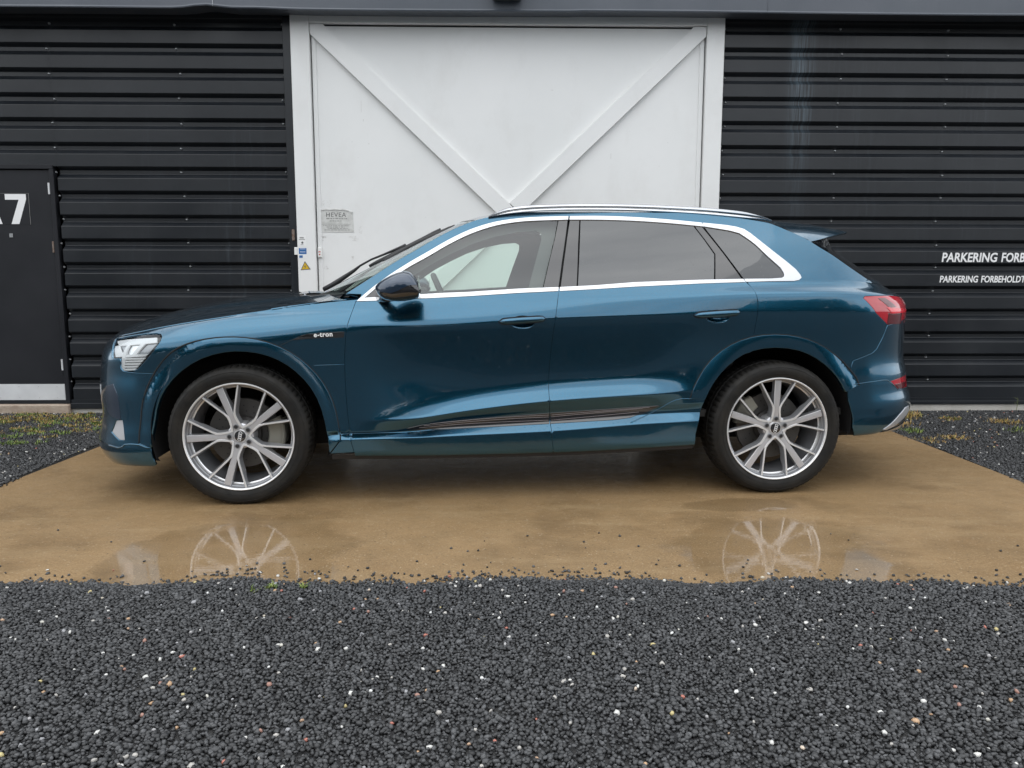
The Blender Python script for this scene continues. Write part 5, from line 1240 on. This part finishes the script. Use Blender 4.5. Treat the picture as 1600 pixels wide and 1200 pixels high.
tl_ = MB()
for z, x0, x1, h in ((1.755, -1.70, -1.51, .010), (1.735, -1.67, -1.56, .008), (1.708, -1.75, -1.48, .003), (1.693, -1.73, -1.50, .006), (1.681, -1.70, -1.53, .006), (1.668, -1.69, -1.50, .006), (1.655, -1.72, -1.49, .006)):
    x = x0
    while x < x1: w = random.uniform(.008, .03) if h > .003 else x1-x0; tl_.box(x, min(x+w, x1), .0006, .0012, z, z+h); x += w+.006
tl_.build('fine_print', M['ink2'], nt_, kind='stuff')
tb = MB(); 
for i in range(1, len(torn)-1):
    if i >= 3: a, b = torn[i], torn[i+1]; tb.add([(a[0], -.002, a[1]+.004), (b[0], -.002, b[1]+.004), (b[0], -.006, b[1]-.006), (a[0], -.0055, a[1]-.006)], [(0, 1, 2, 3)])
tb.build('torn_edge', M['paper'], nt_)
M['mark'] = mat('old_glue_mark', (.60, .59, .57), .8)
gm = MB()
for (x0, x1, z0, z1) in ((-1.735, -1.645, 1.865, 1.925), (-1.475, -1.42, 1.555, 1.585), (-1.50, -1.44, 1.592, 1.596), (-1.77, -1.74, 1.555, 1.60), (-1.745, -1.715, 1.585, 1.60), (-1.41, -1.385, 1.62, 1.69), (-1.74, -1.70, 1.30, 1.33), (-1.48, -1.465, 1.39, 1.42)):
    for _ in range(22):
        a, b = random.uniform(x0, x1), random.uniform(z0, z1); w = random.uniform(.002, .012); h = random.uniform(.001, .004); gm.box(a, a+w, .0030, .0039, b, b+h)
for (x_, z_, w_, h_) in ((-1.36, 2.70, .003, .10), (-1.345, 2.62, .005, .02), (-1.30, 2.42, .006, .012), (.9, 2.3, .004, .05), (.35, 2.9, .02, .004)): gm.box(x_, x_+w_, .0031, .0039, z_, z_+h_)
gm.build('glue_residue', M['mark'], gd, kind='stuff')
M['sticker'] = mat('white_sticker', (.80, .80, .79), .4); M['blue'] = mat('blue_print', (.02, .12, .34), .45); M['yellow'] = mat('yellow_sign', (.62, .40, .02), .4); M['redp'] = mat('red_print', (.5, .04, .04), .5)
fy = -.0455
s = bloc(card('white_sticker', [(-1.950, 1.512), (-1.880, 1.508), (-1.880, 1.606), (-1.950, 1.610)], fy, .0008, M['sticker'], label='small white instruction sticker, topmost on the left door frame', cat='sticker'))
q = MB(); q.box(-1.937, -1.90, fy-.0014, fy-.0008, 1.578, 1.590); q.box(-1.945, -1.889, fy-.0014, fy-.0008, 1.565, 1.571); q.build('printed_lines', M['ink2'], s)
q = MB(); q.lathe_y([(0, fy-.0014), (.010, fy-.0014)], 16, 0, cx=-1.914, cz=1.540); q.box(-1.930, -1.905, fy-.0014, fy-.0008, 1.520, 1.524); q.build('printed_symbol', M['ink'], s)
s = bloc(card('blue_sticker', [(-1.950, 1.400), (-1.876, 1.402), (-1.876, 1.500), (-1.950, 1.500)], fy, .0008, M['sticker'], label='blue and white information sticker in the middle of the left door frame', cat='sticker'))
q = MB(); q.box(-1.948, -1.879, fy-.0014, fy-.0008, 1.437, 1.492); q.box(-1.946, -1.915, fy-.0014, fy-.0008, 1.404, 1.426); q.build('blue_field', M['blue'], s)
q = MB()
for z in (1.482, 1.455): q.box(-1.938, -1.888, fy-.0018, fy-.0014, z, z+.004)
q.box(-1.91, -1.885, fy-.0014, fy-.0008, 1.410, 1.418); q.build('printed_lines', M['sticker'], s)
s = bloc(card('warning_sign', [(-1.938, 1.292), (-1.846, 1.299), (-1.897, 1.374)], fy, .001, M['ink'], label='yellow triangular high-voltage warning sign on the left door frame', cat='sign'))
card('yellow_field', [(-1.9275, 1.2985), (-1.8575, 1.304), (-1.8965, 1.361)], fy-.0011, .0006, M['yellow'], s)
card('lightning_bolt', [(-1.893, 1.342), (-1.905, 1.322), (-1.896, 1.322), (-1.901, 1.304), (-1.888, 1.326), (-1.896, 1.326)], fy-.0018, .0006, M['ink'], s)
b = MB(); b.box(-1.782, -1.745, -.030, -.0105, 1.408, 1.497, bev=.004); s = bloc(b.build('key_switch', M['white_plastic'], label='small white plastic contact box with red print at the door edge', cat='switch'))
q = MB(); q.box(-1.775, -1.755, -.0318, -.0303, 1.455, 1.463); q.box(-1.770, -1.758, -.0318, -.0303, 1.430, 1.440); q.build('red_print', M['redp'], s)
b = MB(); b.box(-1.992, -1.9625, -.040, -.0225, 1.43, 1.50, bev=.003); bloc(b.build('magnet_contact', M['white_plastic'], label='little white contact box on the dark strip left of the door frame', cat='switch'))
b = MB(); b.box(-2.010, -1.985, -.036, -.0225, 1.56, 1.66, bev=.003); b.build('hinge', M['rust'], gd)
# entrance door at the left
ed = empty('entrance_door', (0, 0, 0), 0, parent=bld)
m = MB(); m.box(-5.13, -4.176, .012, .05, .235, 2.185, bev=.003); m.build('door_leaf', M['black_door'], ed)
m = MB(); m.box(-5.13, -4.178, .004, .0118, .088, .238, bev=.001); m.build('kick_plate', M['kick'], ed)
q = MB()
for x in (-4.25, -4.42, -4.60, -4.78): 
    for z in (.11, .215): q.lathe_y([(0, .0025), (.003, .003), (.004, .004)], 8, 0, cx=x, cz=z)
q.build('plate_rivets', M['zinc'], ed, kind='stuff')
m = MB(); m.box(-5.15, -4.135, -.010, .06, 2.190, 2.228, bev=.004); m.build('door_frame', M['black_door'], ed)
m = MB(); m.box(-4.172, -4.132, -.010, .06, .055, 2.190, bev=.004); m.build('door_frame', M['black_door'], ed)
m = MB(); m.box(-5.15, -4.172, .0, .06, .055, .086); m.build('door_sill', M['black_door'], ed)
for z, mm_ in ((2.02, M['kick']), (1.50, M['rust']), (.42, M['kick'])):
    m = MB(); m.tube([(-4.180, -.004, z-.05), (-4.180, -.004, z+.05)], .008, 8); m.box(-4.196, -4.180, .004, .0118, z-.05, z+.05); m.build('hinge', mm_, ed, smooth=False)
m = MB(); m.box(-4.66, -4.375, .0100, .0118, 1.700, 1.978); m.build('number_plate_backing', M['black_door'], ed)
m = MB()
for b in ((-4.378, -4.3755, 1.70, 1.978), (-4.66, -4.3785, 1.9765, 1.978)): m.box(b[0], b[1], .0090, .0099, b[2], b[3])
m.build('backing_edge', M['ink2'], ed)
card('digit', [(-4.589, 1.971), (-4.401, 1.971), (-4.401, 1.925), (-4.478, 1.705), (-4.548, 1.705), (-4.468, 1.921), (-4.589, 1.921)], .0098, .001, M['white_print'], ed)
card('digit', [(-4.865, 1.705), (-4.81, 1.705), (-4.79, 1.765), (-4.705, 1.765), (-4.690, 1.705), (-4.628, 1.705), (-4.715, 1.971), (-4.775, 1.971)], .0098, .001, M['white_print'], ed)
m = MB(); m.box(-4.575, -4.545, .006, .0118, 1.585, 1.62, bev=.001); m.build('lock_cover', M['zinc'], ed)
# parking notice painted on the ribs
for s_, x_, z_, q_, b_, w_ in (('PARKERING', 4.028, 1.378, .118, .0030, .528), ('FORBUDT', 4.594, 1.378, .118, .0030, .420), ('PARKERING', 4.022, 1.187, .086, .0021, .366), ('FORBEHOLDT', 4.416, 1.187, .086, .0021, .425)):
    o = wtext('painted_word', s_, x_, z_, q_, M['white_print'], bld, y=-.0032, shear=.10, bold=b_, spacing=1.0, ext=.0006)
    X_ = np.array([v.co.x for v in o.data.vertices]); f_ = w_/(X_.max()-X_.min())
    for v in o.data.vertices: v.co.x = (v.co.x-X_.min())*f_
# flood lamp on the fascia
lp = empty('flood_lamp', (0, 0, 0), 0, label='small dark floodlight fixed to the roof edge above the white door', cat='lamp'); bloc(lp)
m = MB(); m.box(-.178, .078, -.40, -.255, 3.565, 3.80, bev=.012); m.build('lamp_body', mat('lamp_housing_grey', (.05, .06, .06), .4), lp)
m = MB(); m.box(-.160, .060, -.407, -.4005, 3.585, 3.78, bev=.004); m.build('lamp_glass', mat('lamp_glass', (.16, .19, .18), .12), lp)

# ================================================================== gravel, weeds, trees
def ico():
    p = (1+5**.5)/2; V = np.array([(-1, p, 0), (1, p, 0), (-1, -p, 0), (1, -p, 0), (0, -1, p), (0, 1, p), (0, -1, -p), (0, 1, -p), (p, 0, -1), (p, 0, 1), (-p, 0, -1), (-p, 0, 1)]); V /= np.linalg.norm(V[0])
    T = np.array([(0, 11, 5), (0, 5, 1), (0, 1, 7), (0, 7, 10), (0, 10, 11), (1, 5, 9), (5, 11, 4), (11, 10, 2), (10, 7, 6), (7, 1, 8), (3, 9, 4), (3, 4, 2), (3, 2, 6), (3, 6, 8), (3, 8, 9), (4, 9, 5), (2, 4, 11), (6, 2, 10), (8, 6, 7), (9, 8, 1)]); return V, T
OV = np.array([(1, 0, 0), (-1, 0, 0), (0, 1, 0), (0, -1, 0), (0, 0, 1), (0, 0, -1)], float); OT = np.array([(0, 2, 4), (2, 1, 4), (1, 3, 4), (3, 0, 4), (2, 0, 5), (1, 2, 5), (3, 1, 5), (0, 3, 5)])
def rots(n):
    q = rng.normal(size=(n, 4)); q /= np.linalg.norm(q, axis=1, keepdims=True); w, x, y, z = q.T
    return np.stack([1-2*(y*y+z*z), 2*(x*y-z*w), 2*(x*z+y*w), 2*(x*y+z*w), 1-2*(x*x+z*z), 2*(y*z-x*w), 2*(x*z-y*w), 2*(y*z+x*w), 1-2*(x*x+y*y)], 1).reshape(n, 3, 3)
def stones(name, P, size, base, kinds=True, tintp=.012, **k):
    n = len(P); B, T = base; nb = len(B); sc = rng.uniform(.62, 1.25, (n, 3))*size[:, None]; sc[:, 2] *= .8
    jit = 1+rng.uniform(-.24, .24, (n, nb, 1)); V = B[None]*jit*sc[:, None, :]; V = np.einsum('nij,nkj->nki', rots(n), V)
    V[:, :, 2] *= .85
    V += P[:, None, :]; g = rng.uniform(.014, .080, n); g = g*rng.choice([.7, 1, 1, 1.25], n); C = np.stack([g*.985, g, g*1.03, np.ones(n)], 1)
    r = rng.random(n); 
    for lo, hi, c in ((0, .30, (.62, .61, .58)), (.30, .55, (.42, .40, .37)), (.55, .75, (.30, .30, .31)), (.75, .87, (.46, .30, .18)), (.87, .94, (.42, .16, .12)), (.94, 1, (.5, .42, .2))):
        s_ = (r >= lo*tintp) & (r < hi*tintp); C[s_, :3] = c; 
    return bigmesh(name, V.reshape(-1, 3), (T[None]+(np.arange(n)*nb)[:, None, None]).reshape(-1, 3), M['stone'], cols=np.repeat(C, nb, axis=0), **k)
def edgeY(x): return 2.925+.026*np.sin(x*2.3+.7)+.022*np.sin(x*5.1+1)+.018*np.sin(x*11+2)+.009*np.sin(x*23+1)-.015*np.exp(-((x+1.9)/.25)**2)-.02*np.exp(-((x+1.25)/.15)**2)+.045*np.exp(-((x+1.07)/.14)**2)
def jgrid(x0, x1, y0, y1, s):
    X, Y = np.meshgrid(np.arange(x0, x1, s), np.arange(y0, y1, s)); P = np.stack([X.ravel(), Y.ravel()], 1); return P+rng.uniform(-.5, .5, P.shape)*s*1.05
bedz = lambda x, y: .0+np.clip((edgeY(x)-y)/.10, -1, 1)*.006+np.clip((2.9-y)/1.2, 0, 1)*.010+.004*np.sin(x*3)*np.sin(y*4)
gx = np.linspace(-6, 6, 121); gy = np.linspace(-3, 2.93, 60)
gA, gB = np.meshgrid(gx, gy); V = np.stack([gA.ravel(), gB.ravel(), np.maximum(bedz(gA, gB)-.006, .0015).ravel()], 1); V[:, 1] = np.minimum(V[:, 1], edgeY(V[:, 0])-.012)
mesh('gravel_bed', V, [(j*121+i, j*121+i+1, (j+1)*121+i+1, (j+1)*121+i) for j in range(59) for i in range(120)], M['earth'], kind='structure', smooth=True)
Pn = jgrid(-3.2, 3.2, 1.25, 2.96, .0115); ok = Pn[:, 1] < edgeY(Pn[:, 0])+rng.normal(0, .011, len(Pn)); ok &= np.abs(Pn[:, 0]) < .76*Pn[:, 1]+1.1; Pn = Pn[ok]
z = bedz(Pn[:, 0], Pn[:, 1])+rng.uniform(-.001, .004, len(Pn))
sz_ = rng.uniform(.0052, .0100, len(Pn))*rng.choice([.8, 1, 1, 1.15], len(Pn))
near = Pn[:, 1] < 2.35
stones('gravel', np.c_[Pn, z], sz_, ico(), kind='stuff')
# a few larger and paler pebbles lying on top
Pp = jgrid(-2.4, 2.4, 1.5, 2.9, .17); ok = (rng.random(len(Pp)) < .5); Pp = Pp[ok]; B, T = ico(); 
def pebbles(name, P, sizes, cols, **k):
    n = len(P); nb = 12; sc = rng.uniform(.7, 1.2, (n, 3))*sizes[:, None]; sc[:, 2] *= .7; V = B[None]*(1+rng.uniform(-.15, .15, (n, nb, 1)))*sc[:, None]; V = np.einsum('nij,nkj->nki', rots(n), V)+P[:, None]
    C = np.c_[cols, np.ones(n)]; bigmesh(name, V.reshape(-1, 3), (T[None]+(np.arange(n)*nb)[:, None, None]).reshape(-1, 3), M['stone'], cols=np.repeat(C, nb, axis=0), **k)
pal = np.array([(.66, .65, .61), (.58, .56, .5), (.45, .30, .20), (.5, .45, .36), (.38, .37, .37), (.62, .52, .42), (.34, .19, .15), (.7, .7, .68)])
pebbles('pale_pebbles', np.c_[Pp, bedz(Pp[:, 0], Pp[:, 1])+.006], rng.uniform(.0050, .0098, len(Pp)), pal[rng.integers(0, 8, len(Pp))], kind='stuff')
# loose stones strewn on the concrete
n = 560; x = rng.uniform(-2.3, 2.5, n); dd = rng.exponential(.045, n); dd[:40] = rng.uniform(0, .6, 40); keep = rng.random(n) < np.clip(.35+.65*(np.sin(x*1.9+2.4) > -.2), 0, 1); x, dd = x[keep], dd[keep]
stones('loose_stones', np.c_[x, edgeY(x)+dd+.005, np.full(len(x), .0035)], rng.uniform(.0045, .0085, len(x)), ico(), kind='stuff', tintp=.03)
# gravel on both sides of the pad
def side_gravel(x0, x1, y0, y1, flip):
    P = jgrid(x0, x1, y0, y1, .0165); lim = -2.995 if flip else 3.055; e = .03*np.sin(P[:, 1]*3.3)+.015*np.sin(P[:, 1]*9)+rng.normal(0, .012, len(P))
    ok = (P[:, 0] < lim+e*.7) if flip else (P[:, 0] > lim-e*.7); ok &= P[:, 1] < 7.13+(P[:, 0]*math.tan(BY)); ok &= np.abs(P[:, 0]) < .70*P[:, 1]+1.5; P = P[ok]
    z = np.where(np.abs(P[:, 0]) > 3.04, -.030+.026*np.exp(-np.abs(np.abs(P[:, 0])-3.03)/.15), .003)+rng.uniform(0, .006, len(P))
    return np.c_[P, z]
for fl, a_ in ((True, (-6.3, -2.95, 3.0, 7.1)), (False, (3.0, 6.4, 3.0, 7.35))):
    P = side_gravel(*a_, fl); stones('gravel', P, rng.uniform(.0075, .0125, len(P)), (OV, OT), kind='stuff', tintp=.02)
    mesh('gravel_bed', [(a_[0]-6, 1.5, -.034), (a_[1]+.06, 1.5, -.034), (a_[1]+.06, 7.5, -.034), (a_[0]-6, 7.5, -.034)] if fl else [(a_[0]+.04, 1.5, -.034), (a_[1]+6, 1.5, -.034), (a_[1]+6, 7.6, -.034), (a_[0]+.04, 7.6, -.034)], [(0, 1, 2, 3)], M['earth'], kind='structure')
# weeds: tufts of dry and green blades
def weeds(name, spots, **k):
    V, T, C = [], [], []
    for (x, y, z, rad, n, h, cols) in spots:
        for _ in range(n):
            a = rng.uniform(0, 6.283); r = rad*math.sqrt(rng.random()); bx, by = x+r*math.cos(a)*(1+.4*math.sin(7*a+x*9)), y+r*math.sin(a)*.9*(1+.4*math.cos(5*a+y*7)); lean = rng.uniform(.5, 1.5); b = rng.uniform(0, 6.283); hh = h*rng.uniform(.3, 1.3); w = rng.uniform(.0015, .004)
            tx, ty, tz = bx+math.cos(b)*hh*math.sin(lean), by+math.sin(b)*hh*math.sin(lean), z+hh*math.cos(lean)+.004; mxp = ((bx+tx)/2, (by+ty)/2, z+.62*(tz-z)+.002)
            px_, py_ = -math.sin(b)*w, math.cos(b)*w; i = len(V); V += [(bx-px_, by-py_, z), (bx+px_, by+py_, z), (mxp[0]+px_, mxp[1]+py_, mxp[2]), (mxp[0]-px_, mxp[1]-py_, mxp[2]), (tx, ty, tz)]
            T += [(i, i+1, i+2), (i, i+2, i+3), (i+3, i+2, i+4)]; c = np.array(cols[rng.integers(0, len(cols))])*rng.uniform(.7, 1.2); C += [(*c, 1)]*5
    return bigmesh(name, np.array(V), np.array(T), M['weed'], cols=np.array(C), **k)
DRY = [(.34, .22, .07), (.42, .30, .12), (.28, .16, .05), (.30, .26, .07)]; GRN = [(.10, .17, .03), (.16, .22, .05), (.20, .24, .06)]; MOS = DRY+[(.22, .20, .04), (.15, .17, .03)]
sp_ = []
for _ in range(120): x_, y_ = rng.uniform(-4.7, -3.1), rng.choice([rng.uniform(6.5, 7.05), rng.uniform(5.9, 6.9)]); sp_.append((x_, y_, -.026, rng.uniform(.03, .10), 60, .022, MOS if rng.random() < .8 else GRN))
for _ in range(14): x_, y_ = rng.uniform(-4.3, -3.2), rng.uniform(5.6, 6.5); sp_.append((x_, y_, -.026, .05, 50, .03, GRN))
for (x_, y_, rd, n, h, c) in ((3.45, 6.85, .16, 500, .05, DRY), (3.62, 6.95, .10, 260, .05, DRY), (3.30, 6.5, .14, 260, .03, DRY), (3.25, 6.15, .10, 160, .04, GRN), (3.15, 5.75, .12, 300, .03, DRY), (3.45, 5.9, .10, 160, .03, DRY), (4.3, 6.6, .14, 240, .03, DRY), (4.55, 6.5, .10, 200, .05, GRN), (4.2, 6.2, .12, 120, .03, GRN), (3.9, 6.75, .10, 140, .03, MOS), (4.6, 6.1, .15, 160, .02, MOS)): sp_.append((x_, y_, -.026, rd, n, h, c))
weeds('ground_weeds', sp_, kind='stuff')
weeds('green_sprouts', [(-.92, 2.82, .008, .02, 26, .028, GRN), (-.80, 2.82, .008, .008, 16, .035, GRN), (-.98, 2.80, .008, .02, 14, .02, GRN)], kind='stuff')
def tall_weed(x, y, h):
    b = MB(); b.tube([(x, y, -.03), (x+.01, y, h*.5), (x-.005, y-.01, h)], [.003, .002, .001], 5)
    for k in range(6): a = k*1.7; b.tube([(x, y, h*(.2+.12*k)), (x+.03*math.cos(a), y+.03*math.sin(a), h*(.28+.13*k))], [.002, .0005], 4)
    return b
for x_, y_, h_, l in ((3.62, 7.19, .10, 'thin weed stem growing at the plinth just behind the car'), (4.80, 7.22, .11, 'thin weed stem at the plinth below the parking lettering')):
    tall_weed(x_, y_, h_).build('weed', mat('weed_green', (.14, .16, .07), .7), label=l, cat='weed')
# wood behind the photographer, seen only as reflections in paint and glass
V, T, C = [], [], []
for k in range(26):
    cx = -46+k*3.7+rng.uniform(-1, 1); cy = -24+rng.uniform(-3, 3); hh = rng.uniform(6.0, 10.5); 
    if cx > 4: hh *= .60
    n = 620; d = rng.normal(size=(n, 3)); d /= np.linalg.norm(d, axis=1, keepdims=True); rr = rng.uniform(.5, 1.0, n)[:, None]; c = np.array([cx, cy, hh*.52])+d*rr*np.array([2.9, 2.4, hh*.5]); s = rng.uniform(.35, .8, n)
    Rm = rots(n); q = np.array([(-1, -1, 0), (1, -1, 0), (1, 1, 0), (-1, 1, 0)])*.5
    P = np.einsum('nij,kj->nki', Rm, q)*s[:, None, None]+c[:, None]; i0_ = sum(len(v) for v in V); V.append(P.reshape(-1, 3)); T.append((np.arange(n)*4)[:, None]+np.arange(4)[None]+i0_)
    col = np.array([.030, .042, .018])*rng.uniform(.6, 1.3, (n, 1)); C.append(np.repeat(np.c_[col, np.ones(n)], 4, axis=0))
bigmesh('wood', np.vstack(V), np.vstack(T), M['leaf'], cols=np.vstack(C), kind='stuff')
